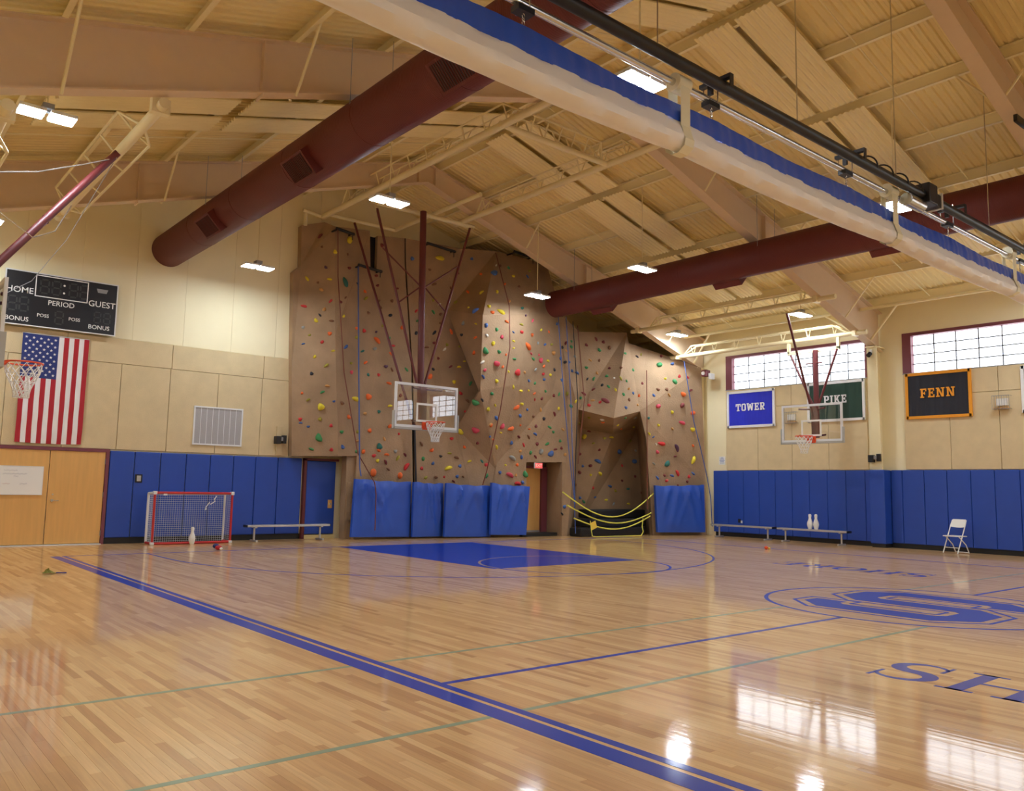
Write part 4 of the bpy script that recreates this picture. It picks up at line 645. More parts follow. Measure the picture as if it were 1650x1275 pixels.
# ================================================================ end wall things
YF = Y1-0.005
def pad_mesh(w, h, d=0.065): return G().bbox(-w/2, w/2, -d/2, d/2, 0, h, 0.022)
ORD = 'first second third fourth fifth sixth seventh eighth ninth tenth eleventh twelfth thirteenth'.split()
LP = ['directly beside the wooden door frame', 'with the thermostat recess at its edge', 'behind the door-side third of the hockey goal', 'behind the middle of the hockey goal', 'behind the bench-side post of the hockey goal', 'filling the gap between hockey goal and bench', 'behind the goal-side end of the bench, below the air grille', 'at the post of the blue padded door, behind the bench']
pads = [4.95, 5.49, 6.07, 6.66, 7.24, 7.82, 8.39, 8.99, 9.66]
for i, (a, b) in enumerate(zip(pads, pads[1:])):
    o = pad_mesh(b-a-0.012, 1.96).build('wall_pad', M_BLUE, recenter=False); o.location = ((a+b)/2, Y1-0.036, 0.14)
    tag(o, 'blue vinyl wall pad '+LP[i], 'wall pad', 'blue wall pads on the scoreboard wall')
RY = [16.80, 16.22, 15.64, 15.06, 14.48, 13.90, 13.32, 12.74, 12.16, 11.58, 11.28]
RY2 = [10.84, 10.53, 9.94, 9.35, 8.76, 8.19, 7.61, 7.03, 6.45, 5.87, 5.29, 4.7, 4.1, 3.5]
for seq, lab in ((RY, 'blue wall pad behind the benches, %s from the climbing wall corner'), (RY2, 'blue wall pad, %s past the padded column towards the folding chair')):
    for i, (a, b) in enumerate(zip(seq, seq[1:])):
        o = pad_mesh(a-b-0.008, 2.0).build('wall_pad', M_BLUE, recenter=False); o.location = (X1-0.04, (a+b)/2, 0.13); o.rotation_euler = (0, 0, math.pi/2)
        tag(o, lab % ORD[i], 'wall pad', 'blue wall pads below the windows')
o = G().bbox(22.42, 22.84, 10.85, 11.29, 0.10, 2.13, 0.03).build('column_pad', M_BLUE); tag(o, 'blue vinyl pad wrapped round the steel column between the window bays', 'wall pad')
# double wooden doors
d1 = thing('door_1', None, None, (3.0, Y1, 0)); d1['kind'] = 'structure'
g = G(); g.box(1.2, 4.94, Y1-0.08, Y1, 2.06, 2.13); g.box(4.87, 4.94, Y1-0.08, Y1, 0, 2.06); g.box(2.62-1.18, 1.50, Y1-0.08, Y1, 0, 2.06); g.build('door_frame', M_TRIM, d1)
for a, b in ((1.51, 2.63), (2.64, 3.74), (3.75, 4.865)):
    lf = G().bbox(a+0.003, b-0.003, Y1-0.06, Y1-0.012, 0.03, 2.055, 0.004).build('door_leaf', M_WOOD, d1)
    if a > 3.7:
        g = G().cyl((3.84, Y1-0.06, 0.97), (3.84, Y1-0.1, 0.97), 0.028, 14); g.cyl((3.83, Y1-0.105, 0.97), (3.97, Y1-0.105, 0.965), 0.011, 8); g.build('door_handle', M_CHROME, lf, smooth=True)
        G().cyl((3.85, Y1-0.055, 1.1), (3.85, Y1-0.07, 1.1), 0.02, 12).build('lock_cylinder', M_CHROME, lf)
        for z in (0.25, 1.1, 1.85): G().cyl((4.862, Y1-0.065, z-0.06), (4.862, Y1-0.065, z+0.06), 0.01, 8).build('hinge', M_GREY, lf)
G().box(1.5, 4.87, Y1-0.16, Y1, 0.002, 0.02).build('threshold', M_WHITEM, d1)
w = thing('whiteboard', 'white marker board with faint handwriting fixed to the wooden door', 'whiteboard', (3.05, Y1-0.06, 1.1))
G().bbox(2.42, 3.63, Y1-0.082, Y1-0.06, 1.1, 1.69, 0.004).build('writing_surface', M_WHITE, w)
g = G(); g.box(2.41, 3.64, Y1-0.088, Y1-0.06, 1.085, 1.1); g.box(2.41, 3.64, Y1-0.088, Y1-0.06, 1.69, 1.7); g.box(3.63, 3.64, Y1-0.088, Y1-0.06, 1.1, 1.69); g.build('edge_strip', M_WHITEM, w)
M_INK = mat('faded_marker_ink', srgb(165, 165, 175), 0.6)
def scrawl(x, z, n, r, m, nm):
    pts = []
    for k in range(n*6): pts.append((x+k*0.0085, Y1-0.0835, z+0.012*math.sin(k*1.9+r)+0.008*math.sin(k*0.7+r*2)))
    G().tube(pts, 0.0022, 4).build(nm, m, w)
scrawl(2.90, 1.60, 5, 1, M_INK, 'handwriting'); scrawl(2.88, 1.53, 9, 2, M_INK, 'handwriting'); scrawl(3.08, 1.48, 2, 3, M_INK, 'handwriting'); scrawl(2.88, 1.32, 3, 4, mat('faded_red_ink', srgb(205, 165, 165), 0.6), 'handwriting'); scrawl(3.2, 1.32, 3, 5, M_INK, 'handwriting')
# scoreboard, tilted a little off the wall
sb = thing('scoreboard', 'black electronic scoreboard with white frame above the flag', 'scoreboard', (3.72, Y1-0.2, 4.72))
x0, x1, z0, z1 = 2.62, 4.82, 4.73, 5.88; yf = Y1-0.17
G().box(x0+0.01, x1-0.01, yf+0.001, Y1-0.012, z0+0.01, z1-0.01).build('case', M_BLACK, sb)
G().box(x0, x1, yf-0.008, yf+0.001, z0, z1).build('face', M_BOARD, sb)
g = G(); e = 0.022
g.box(x0-e, x1+e, yf-0.02, yf+0.03, z1, z1+e); g.box(x0-e, x1+e, yf-0.02, yf+0.03, z0-e, z0); g.box(x0-e, x0, yf-0.02, yf+0.03, z0, z1); g.box(x1, x1+e, yf-0.02, yf+0.03, z0, z1)
g.build('frame', M_WHITEM, sb)
g = G(); a0, a1, c0, c1 = 3.17, 4.22, 5.38, 5.86; e = 0.02
g.box(a0, a1, yf-0.012, yf-0.007, c1-e, c1); g.box(a0, a1, yf-0.012, yf-0.007, c0, c0+e); g.box(a0, a0+e, yf-0.012, yf-0.007, c0, c1); g.box(a1-e, a1, yf-0.012, yf-0.007, c0, c1); g.build('clock_border', M_WHITE, sb)
def digit(x, z, h):
    w_ = h*0.55; g = G(); q = h*0.075
    for (p, r_, hor) in ((0, 1, 1), (0, .5, 1), (0, 0, 1)):
        zc = z+r_*h; g.box(x+q, x+w_-q, yf-0.011, yf-0.007, zc-q*.5, zc-q*.3); g.box(x+q, x+w_-q, yf-0.011, yf-0.007, zc+q*.3, zc+q*.5)
    for xc in (x, x+w_):
        for r_ in (0, .5):
            for o_ in (-.5, .3): g.box(xc+q*o_, xc+q*(o_+.2), yf-0.011, yf-0.007, z+r_*h+q, z+(r_+.5)*h-q)
    g.build('digit', M_SEG, sb)
for xx in (3.27, 3.50, 3.84, 4.06): digit(xx, 5.47, 0.3)
for xx in (2.68, 2.90): digit(xx, 5.02, 0.3)
digit(3.60, 4.83, 0.28)
for xx in (4.38, 4.58): digit(xx, 4.97, 0.24)
g = G()
for zz in (5.53, 5.7): g.cyl((3.735, yf-0.007, zz), (3.735, yf-0.012, zz), 0.022, 12)
g.build('clock_colon', M_WHITE, sb)
def sfn2(cx, cz): return lambda u, v, w_: (cx+u, yf-0.012-w_, cz+v)
for tx, cx, cz, s_ in (('HOME', 2.885, 5.47, 0.185), ('PERIOD', 3.70, 5.27, 0.155), ('GUEST', 4.52, 5.39, 0.19), ('BONUS', 2.87, 4.84, 0.135), ('POSS', 3.36, 4.97, 0.105), ('POSS', 3.98, 4.97, 0.105), ('BONUS', 4.49, 4.86, 0.135)):
    text_part(tx, s_, sfn2(cx, cz), M_WHITE, sb)
g = G(); g.prism([(4.42, 5.66), (4.60, 5.66), (4.63, 5.75), (4.39, 5.75)], lambda u, v, w_: (u, w_, v), yf-0.012, yf-0.007); g.build('maker_badge', M_GREY, sb)
# flag, hung with the stripes upright
fl_ = thing('flag', 'American flag hung with upright stripes below the scoreboard', 'flag', (3.68, Y1-0.08, 2.22))
fx0, fx1, fz0, fz1 = 3.03, 4.34, 2.21, 4.57; NX, NZ = 52, 40; cw, cz_ = 7/13.0, 0.40
def fpt(u, v):   # u 0..1 left-right, v 0..1 top-down
    x = fx0+(fx1-fx0)*u+0.02*v*(0.5-u); z = fz1-(fz1-fz0)*v-0.03*math.sin(u*math.pi)*0.6
    y = Y1-0.085-0.018*v*math.sin(u*19+v*3)-0.012*v*math.sin(u*37+v*11)-0.008*math.sin(v*26+u*5)*v
    return (x, y, z)
g = G(); vs = []
for j in range(NZ+1):
    for i in range(NX+1): vs.append(fpt(i/NX, j/NZ))
o0 = len(g.v); fs = []; mi = []
for j in range(NZ):
    for i in range(NX):
        u = (i+.5)/NX; v = (j+.5)/NZ
        fs.append((j*(NX+1)+i, j*(NX+1)+i+1, (j+1)*(NX+1)+i+1, (j+1)*(NX+1)+i))
        mi.append(2 if (u < cw and v < cz_) else (0 if int(u*13) % 2 == 0 else 1))
g.add(vs, fs); g.mi = mi
g.build('flag_cloth', [M_FRED, M_FWHT, M_FBLU], fl_, smooth=True)
g = G()
for r in range(11):
    for c_ in range(9):
        if (r+c_) % 2: continue
        u = cw*(c_+1)/10; v = cz_*(r+1)/12; P = []
        for k in range(10):
            a = math.pi/2+k*math.pi/5; q = 0.034 if k % 2 == 0 else 0.014
            x, y, z = fpt(u+q*math.cos(a)/(fx1-fx0), v-q*math.sin(a)/(fz1-fz0)); P.append((x, y-0.006, z))
        g.add(P, [tuple(range(10))])
g.build('stars', M_FWHT, fl_)
g = G().cyl((3.02, Y1-0.06, 4.575), (4.35, Y1-0.06, 4.575), 0.008, 8); g.build('hem_rod', M_FWHT, fl_)
# return-air grille
v = thing('air_grille', 'large square grey return-air grille with white frame right of the flag', 'vent', (7.38, Y1-0.05, 2.33))
G().box(6.80, 7.96, Y1-0.055, Y1-0.04, 2.36, 3.25).build('mesh_face', M_GRILL, v)
g = G(); e = 0.035
g.box(6.77, 7.99, Y1-0.075, Y1-0.04, 3.24, 3.275); g.box(6.77, 7.99, Y1-0.075, Y1-0.04, 2.33, 2.365); g.box(6.77, 6.805, Y1-0.075, Y1-0.04, 2.365, 3.24); g.box(7.955, 7.99, Y1-0.075, Y1-0.04, 2.365, 3.24); g.build('frame', M_WHITEM, v)
for k in range(1, 8): G().box(6.80+1.16*k/8-0.006, 6.80+1.16*k/8+0.006, Y1-0.064, Y1-0.05, 2.365, 3.24).build('bar', M_WHITEM, v)
g = G().box(7.0, 7.95, Y1-0.059, Y1-0.05, 3.10, 3.24); g.build('upper_mesh_strip', M_GRILL, v)  # raised strip in the same grille grey along the upper edge
# thermostat, projector-style speaker, blue door
tm = thing('thermostat', 'small grey thermostat in a dark recess between blue wall pads', 'thermostat', (5.6, Y1-0.08, 1.39))
G().box(5.52, 5.68, Y1-0.076, Y1-0.068, 1.39, 1.58).build('back_plate', M_BLACK, tm); G().bbox(5.555, 5.645, Y1-0.1, Y1-0.074, 1.42, 1.55, 0.006).build('body', M_GREYP, tm)
def speaker(name, label, x, y, z, face):
    t = thing(name, label, 'speaker', (x, y, z-0.12))
    dx, dy = face; q = (-dy, dx)
    def b(a0, a1, n0, n1, zz0, zz1, m, nm, par=t):
        P = [(x+q[0]*a+dx*n, y+q[1]*a+dy*n) for a in (a0, a1) for n in (n0, n1)]
        xs_ = [p[0] for p in P]; ys_ = [p[1] for p in P]
        return G().bbox(min(xs_), max(xs_), min(ys_), max(ys_), zz0, zz1, 0.008).build(nm, m, par)
    b(-0.10, 0.06, 0.0, 0.06, z-0.42, z+0.33, M_TECT, 'mounting_board')
    b(0.02, 0.13, 0.06, 0.16, z-0.11, z+0.10, M_BLKM, 'bracket'); b(-0.06, 0.03, 0.08, 0.17, z-0.05, z+0.05, M_GREY, 'arm'); b(-0.18, -0.05, 0.06, 0.24, z-0.13, z+0.07, M_BLACK, 'housing')
    return t
speaker('wall_speaker', 'black swivel-mounted wall unit beside the air grille', 9.0, Y1-0.045, 2.57, (0, -1))
db = thing('padded_door', 'blue padded door with small wooden latch plate under the climbing wall overhang', 'door', (10.15, Y1-0.1, 0))
G().bbox(9.78, 10.62, Y1-0.12, Y1-0.03, 0.12, 2.04, 0.02).build('door_pad', M_BLUE, db)
G().box(9.70, 9.77, Y1-0.13, Y1-0.005, 0, 2.1).build('door_post', M_RED, db); G().box(9.70, 10.7, Y1-0.13, Y1-0.005, 2.05, 2.11).build('head_rail', M_RED, db); G().box(9.78, 10.65, Y1-0.12, Y1-0.01, 0.0, 0.1).build('sill_board', mat('pale_sill', srgb(220, 200, 140), .6), db)
lp = G().bbox(10.42, 10.54, Y1-0.135, Y1-0.118, 0.80, 1.02, 0.004).build('latch_plate', M_WOOD, db); G().cyl((10.48, Y1-0.13, 0.91), (10.48, Y1-0.165, 0.91), 0.022, 10).build('knob', M_GREY, lp)
# ================================================================ climbing wall
CW = thing('climbing_wall', 'tall brown faceted indoor climbing wall with many coloured holds', 'climbing wall', (15.0, 18.5, 0))
for f, tris in zip(CW_F, CW_T):
    P = [Vector(CW_V[n]) for n in f]; g = G(); nrm = Vector((0, 0, 0))
    for a, b, c in tris: nrm += (P[b]-P[a]).cross(P[c]-P[a])
    n = len(P); back = Vector((0.03, 0.1, 0)) if f[0][0] != 'k' else Vector((0, 0.1, 0))
    g.add(P+[p+back for p in P], [t_ for t_ in tris]+[tuple(i+n for i in t_)[::-1] for t_ in tris]+[(i, (i+1) % n, n+(i+1) % n, n+i) for i in range(n)])
    g.build('wall_facet', M_ROCK, CW)
def V3(n): return Vector(CW_V[n])
# side skirts that close the wall against the building
def skirt(ns, to, nm='return_panel'):
    g = G()
    for a, b in zip(ns, ns[1:]):
        pa, pb = V3(a), V3(b); qa, qb = Vector((pa.x+0.02, to, pa.z)), Vector((pb.x+0.02, to, pb.z)); g.add([pa, pb, qb, qa], [(0, 1, 2, 3)])
    g.build(nm, M_ROCK, CW)
skirt(['a1', 'a4', 'a5', 'a9', 'a6'], Y1-0.02); skirt(['a6', 'a7', 'b4'], Y1-0.02, 'soffit')
skirt(['b4', 'c7'], Y1-0.02); skirt(['a1', 'a2', 'a3', 'b1', 'b2', 'c8', 'c1', 'c2', 'd0', 'd1', 'p1', 'p8', 'f1', 'f2', 'g1', 'g2', 'h1', 'h3', 'h4', 'i1'], Y1-0.02, 'top_cap')
M_GAPSHADE = mat('painted_gap_shade', srgb(30, 26, 24), 0.9)  # near-black boxes behind notch and crack: shade of the gaps put in as colour
G().box(11.1, 11.45, 19.85, 19.95, 7.3, 8.38).build('painted_gap_shade', M_GAPSHADE, CW); G().box(12.15, 12.9, 19.76, 19.8, 0.0, 8.4).build('painted_gap_shade', M_GAPSHADE, CW)
# base panel beside the blue door, with a small access hatch
G().box(10.70, 11.0, 19.72, 19.98, 0, 2.2).build('base_panel', M_ROCK, CW)
hp = G().bbox(10.74, 10.93, 19.70, 19.73, 0.5, 1.5, 0.008).build('access_hatch', M_ROCK, CW); G().cyl((10.9, 19.70, 1.05), (10.9, 19.66, 1.05), 0.012, 8).build('hatch_knob', M_GREY, hp)
# door recess through the wall
dr = G(); dr.prism([(17.42, 18.48), (17.55, 19.35), (17.62, 19.35), (17.50, 18.48)], fl, 0, 2.25); dr.box(16.0, 17.6, 19.42, 19.46, 0, 2.3); dr.box(16.15, 17.58, 18.74, 19.42, 2.24, 2.3); dr.build('recess_lining', M_ROCK, CW)
d2 = thing('door_2', None, None, (16.6, 19.3, 0)); d2['kind'] = 'structure'
G().bbox(16.05, 17.29, 19.32, 19.37, 0.14, 2.05, 0.004).build('door_leaf', M_WOOD, d2); G().box(16.05, 17.29, 19.31, 19.32, 0.02, 0.14).build('kick_plate', M_GREY, d2)
g = G().box(17.29, 17.52, 19.24, 19.4, 0, 2.1); g.box(16.05, 17.29, 19.28, 19.4, 2.05, 2.12); g.build('door_frame', M_TRIM, d2)
ex = thing('exit_sign', 'small lit red exit sign above the door recess in the climbing wall', 'sign', (16.5, 18.6, 2.03)); G().bbox(16.39, 16.69, 18.55, 18.6, 2.03, 2.2, 0.006).build('case', M_WHITEM, ex); G().box(16.40, 16.68, 18.543, 18.549, 2.04, 2.19).build('lit_face', M_EXIT, ex)
text_part('EXIT', 0.12, lambda u, v, w_: (16.54+u, 18.541-w_, 2.115+v), M_WHITE, ex)
tag(G().bbox(16.0, 17.4, 18.62, 19.1, 0.0, 0.1, 0.01).build('threshold_mat', M_BLACK), 'black rubber mat block at the foot of the door recess', 'mat')
# crash mats in the cave
for i, (a, b, c_, d_, e_, f_2) in enumerate(((17.65, 20.55, 17.82, 18.35, 0.0, 0.26), (18.3, 20.8, 18.0, 18.8, 0.265, 0.52), (18.6, 21.1, 18.3, 18.95, 0.525, 0.80))):
    tag(G().bbox(a, b, c_, d_, e_, f_2, 0.05).build('crash_mat', M_BLACK), 'black crash mat in the climbing cave, %s of the stack' % ('lowest', 'middle one', 'topmost')[i], 'mat', 'black mats in the climbing cave')
# top anchors: short dark bars with hooks
for x0_, x1_, y_, z_ in ((9.95, 10.5, 19.45, 8.22), (10.66, 11.4, 19.45, 7.35), (12.7, 13.7, 19.2, 8.33), (15.2, 16.0, 18.3, 8.40)):
    b = G().cyl((x0_, y_, z_+0.03), (x1_, y_, z_-0.03), 0.04, 10); b.cyl((x0_+0.03, y_, z_), (x0_+0.03, y_+0.5, z_), 0.025, 8); b.cyl((x1_-0.03, y_, z_), (x1_-0.03, y_+0.5, z_), 0.025, 8); b.cyl((x1_-0.05, y_, z_), (x1_-0.05, y_, z_-0.2), 0.012, 6)
    b.build('anchor_bar', M_BLKM, CW)
# holds
HC_ = {'y': (228, 208, 50), 'r': (205, 50, 52), 'm': (120, 46, 46), 'b': (128, 86, 58), 'o': (236, 108, 44), 'e': (62, 142, 84), 't': (44, 112, 100), 'v': (158, 150, 50), 'u': (70, 104, 168), 'g': (150, 152, 146), 'k': (44, 44, 52), 'w': (226, 222, 210), 'n': (206, 150, 84), 'p': (92, 58, 84), 'q': (210, 72, 92)}
HM = {k: mat('hold_resin_'+k, srgb(*c), 0.6, vary=0.08, scale=30) for k, c in HC_.items()}
rnd = random.Random(3)
def hold_shape(kind):
    bm = bmesh.new(); bmesh.ops.create_icosphere(bm, subdivisions=2, radius=1)
    for v in bm.verts:
        x, y, z = v.co; a = math.atan2(y, x)
        if kind == 0: k = 1+0.12*math.sin(3*a); x *= 1.1*k; y *= 0.8*k; z = z*0.75
        elif kind == 1: x *= 1.35; y = y*0.6-0.25*x*x*0.5; z = z*0.8*(1-0.25*x)
        elif kind == 2: k = 1+0.2*math.sin(2*a+1); x *= k*0.9; y *= k*0.95; z *= 0.9
        elif kind == 3: y = y*1.25 if y > 0 else y*0.7; x *= 0.95*(1-0.3*y/1.25); z *= 0.7
        else: x *= 1.5; y *= 0.65*(1+0.25*x/1.5); z = z*0.65+0.1*math.cos(3*x)
        z = max(z, -0.12)+0.1
        v.co = (x, y, z)
    bm.verts.index_update(); g = ([v.co.copy() for v in bm.verts], [tuple(v.index for v in f.verts) for f in bm.faces]); bm.free(); return g
shapes = [hold_shape(k) for k in range(5)]
hold_meshes = {}
small = G(); small_m = list(HC_)
cnt = 0
for rec in HOLDS.split(';'):
    px, py, pz, nx_, ny_, nz_, code = rec.split(','); P = Vector((float(px), float(py), float(pz))); N = Vector((float(nx_), float(ny_), float(nz_))).normalized()
    r = 0.054*rnd.uniform(0.85, 1.2)
    if code.endswith('L'): r = 0.095*rnd.uniform(0.9, 1.15)
    elif code.endswith('s'): r = 0.038
    k = rnd.randrange(5); q = N.to_track_quat('Z', 'Y') @ Matrix.Rotation(rnd.uniform(-1.2, 1.2), 3, 'Z').to_quaternion()
    if cnt < 299:
        key = (k, code[0])
        if key not in hold_meshes:
            gg = G(); gg.add(*shapes[k]); o = gg.build('climbing_hold', HM[code[0]], CW, local=True, smooth=True); o.data.polygons.foreach_set('use_smooth', [True]*len(o.data.polygons)); hold_meshes[key] = o.data
        else:
            o = bpy.data.objects.new('climbing_hold', hold_meshes[key]); COL.objects.link(o); o.parent = CW
        o.location = P-world_loc(CW); o.rotation_mode = 'QUATERNION'; o.rotation_quaternion = q; o.scale = (r, r, r)
    else:
        small.cur = small_m.index(code[0]); small.add([P+q @ (v*r) for v in shapes[k][0]], shapes[k][1])
    cnt += 1
o = small.build('small_holds', [HM[c_] for c_ in small_m], CW, smooth=True); o['kind'] = 'stuff'
# hanging crash pads on the wall foot
def draped_pad(name, tl, tr, br, bl, th, label, seed):
    rn = random.Random(seed); NXp, NZp = 26, 20; tl, tr, br, bl = (Vector(p) for p in (tl, tr, br, bl))
    nrm = (tr-tl).cross(tl-bl).normalized()
    if nrm.y > 0: nrm = -nrm
    folds = [(rn.uniform(0.1, 0.9), rn.uniform(-0.5, 0.5), rn.uniform(0.03, 0.07), rn.uniform(0.022, 0.05)) for _ in range(8)]
    g = G(); vs = []
    for side in (1, 0):
        for j in range(NZp+1):
            for i in range(NXp+1):
                u = i/NXp; v = j/NZp; p = (tl*(1-u)+tr*u)*(1-v)+(bl*(1-u)+br*u)*v
                edge = min(1, 8*u, 8*(1-u), 6*v+0.2, 6*(1-v)+0.2)
                d = th*0.5*(0.6+0.4*edge)
                for (c0_, sl, am, wd) in folds: d += am*math.exp(-((u-c0_-sl*v)/wd)**2)*(1-v)**0.8*edge
                dz = -0.025*math.sin(u*math.pi)*(1-v)-0.012*math.sin(u*17+seed)*(1-v)
                vs.append(p+nrm*(d if side else -th*0.5)+Vector((0, 0, dz)))
    K = (NXp+1)*(NZp+1); fs = []
    for s_ in (0, 1):
        for j in range(NZp):
            for i in range(NXp): a = s_*K+j*(NXp+1)+i; fs.append((a, a+1, a+NXp+2, a+NXp+1))
    bd = [j for j in range(NXp+1)]+[(j+1)*(NXp+1)+NXp for j in range(NZp)]+[NZp*(NXp+1)+i for i in range(NXp-1, -1, -1)]+[j*(NXp+1) for j in range(NZp-1, 0, -1)]
    for a, b in zip(bd, bd[1:]+bd[:1]): fs.append((a, b, b+K, a+K))
    g.add(vs, fs); o = g.build(name, M_BLUE2, smooth=True)
    return tag(o, label, 'crash pad', 'blue pads on the foot of the climbing wall')
draped_pad('crash_pad', (10.71, 19.25, 1.60), (12.44, 19.25, 1.54), (12.44, 19.25, 0.05), (10.65, 19.25, 0.08), 0.12, 'wide blue crash pad with a brown rope hanging down its face', 1)
draped_pad('crash_pad', (12.45, 19.12, 1.55), (13.43, 19.12, 1.52), (13.44, 19.12, 0.05), (12.45, 19.12, 0.05), 0.12, 'narrowest blue crash pad, below the basketball board', 2)
draped_pad('crash_pad', (13.38, 18.90, 1.53), (14.93, 18.82, 1.48), (14.93, 18.82, 0.02), (13.36, 18.90, 0.05), 0.12, 'creased blue crash pad between the narrow pad and the pad beside the door recess', 3)
draped_pad('crash_pad', (14.77, 18.60, 1.56), (16.17, 18.55, 1.49), (16.06, 18.55, 0.06), (14.76, 18.60, 0.09), 0.12, 'blue crash pad right beside the door recess', 4)
draped_pad('crash_pad', (20.51, 17.40, 1.59), (22.30, 16.85, 1.66), (22.36, 16.85, 0.11), (20.63, 17.40, 0.11), 0.14, 'blue crash pad between the cave and the window-side wall', 5)
# ropes
def rope(name, pts, r, m, label, group='climbing ropes'):
    P = []
    for a, b in zip(pts, pts[1:]):
        for k in range(6): P.append(Vector(a).lerp(Vector(b), k/6))
    P.append(Vector(pts[-1])); o = G().tube(P, r, 6).build(name, m, smooth=True); return tag(o, label, 'rope', group)
M_RB = mat('blue_rope', srgb(70, 96, 160), .8); M_RN = mat('brown_rope', srgb(120, 66, 52), .8); M_RK = mat('dark_rope', srgb(40, 40, 44), .8)
rope('climbing_rope', [(10.66, 19.45, 7.33), (10.72, 19.3, 4.5), (10.82, 19.22, 1.9), (10.86, 19.2, 1.66)], 0.018, M_RB, 'blue climbing rope hanging straight down from the lower anchor bar')
rope('climbing_rope', [(9.98, 19.40, 8.2), (9.98, 19.28, 6.9), (10.26, 19.25, 4.37), (10.76, 19.25, 2.27), (11.12, 19.2, 1.72), (11.22, 19.10, 1.5), (11.25, 19.06, 1.2), (11.27, 19.08, 0.25)], 0.014, M_RN, 'brown climbing rope trailing over the wide blue crash pad')
rope('climbing_rope', [(12.52, 19.28, 3.2), (12.6, 19.22, 1.5)], 0.03, M_RK, 'thick dark rope below the basketball board')
rope('climbing_rope', [(14.62, 18.45, 8.3), (14.6, 17.75, 6.6), (14.66, 17.75, 5.41), (14.48, 17.9, 3.62), (14.28, 18.2, 1.9), (14.3, 18.4, 1.5)], 0.016, M_RN, 'brown climbing rope down the bright prow of the climbing wall')
for i, (pp, m_, l_) in enumerate((([(17.1, 18.4, 6.9), (17.3, 18.3, 4.3), (17.5, 18.2, 2.3), (17.6, 18.1, 1.2), (17.58, 18.0, 0.1)], M_RB, 'blue climbing rope left of the cave reaching the floor'), ([(17.45, 18.4, 6.8), (17.55, 18.25, 4.3), (17.62, 18.2, 2.3), (17.70, 18.15, 1.0)], M_RB, 'blue climbing rope beside the cave mouth ending above the mats'), ([(17.75, 18.4, 6.7), (17.8, 18.2, 4.3), (17.75, 18.2, 2.6), (17.72, 18.2, 1.3)], M_RK, 'dark climbing rope beside the cave mouth'),
    ([(18.0, 18.45, 6.6), (17.9, 18.0, 4.2), (17.75, 18.1, 2.2)], M_RN, 'brown climbing rope at the left edge of the cave'), ([(20.17, 17.45, 5.3), (20.2, 17.45, 3.2), (20.21, 17.45, 0.85)], M_RN, 'brown climbing rope at the right edge of the cave'), ([(21.45, 16.95, 5.7), (21.82, 16.85, 3.71), (22.11, 16.82, 2.9), (22.38, 16.75, 1.9), (22.5, 16.7, 1.2), (22.56, 16.7, 0.3)], M_RB, 'blue climbing rope in the corner near the window-side wall'))):
    rope('climbing_rope', pp, 0.015, m_, l_)
# yellow barrier across the cave
def cat_(a, b, sagz, n=18): a, b = Vector(a), Vector(b); return [a.lerp(b, k/n)+Vector((0, -0.1*math.sin(math.pi*k/n), -sagz*math.sin(math.pi*k/n))) for k in range(n+1)]
yb = thing('barrier_strap', 'slack yellow webbing barrier with warning card across the climbing cave', 'barrier', (18.9, 17.7, 0))
for a, b, s_ in (((17.02, 18.0, 1.34), (20.6, 17.5, 1.36), 0.75), ((17.2, 18.0, 0.95), (20.45, 17.5, 0.72), 0.42), ((17.45, 17.95, 0.56), (20.35, 17.45, 0.62), 0.36)):
    G().tube(cat_(a, b, s_), 0.02, 6).build('strap', M_YEL, yb, smooth=True)
G().tube([(17.75, 17.55, 0.5), (17.74, 17.5, 0.25), (17.74, 17.45, 0.05), (17.85, 17.4, 0.03), (18.6, 17.35, 0.03), (19.3, 17.3, 0.03), (19.75, 17.3, 0.03), (19.85, 17.3, 0.15), (19.85, 17.35, 0.3), (19.95, 17.4, 0.55)], 0.015, 6).build('loose_tail', M_YEL, yb, smooth=True)
g = G(); mt = Matrix.Rotation(math.radians(-20), 3, 'Y'); g.obox((17.86, 17.52, 0.36), (0.24, 0.01, 0.22), mt); g.build('warning_card', M_YSIGN, yb)
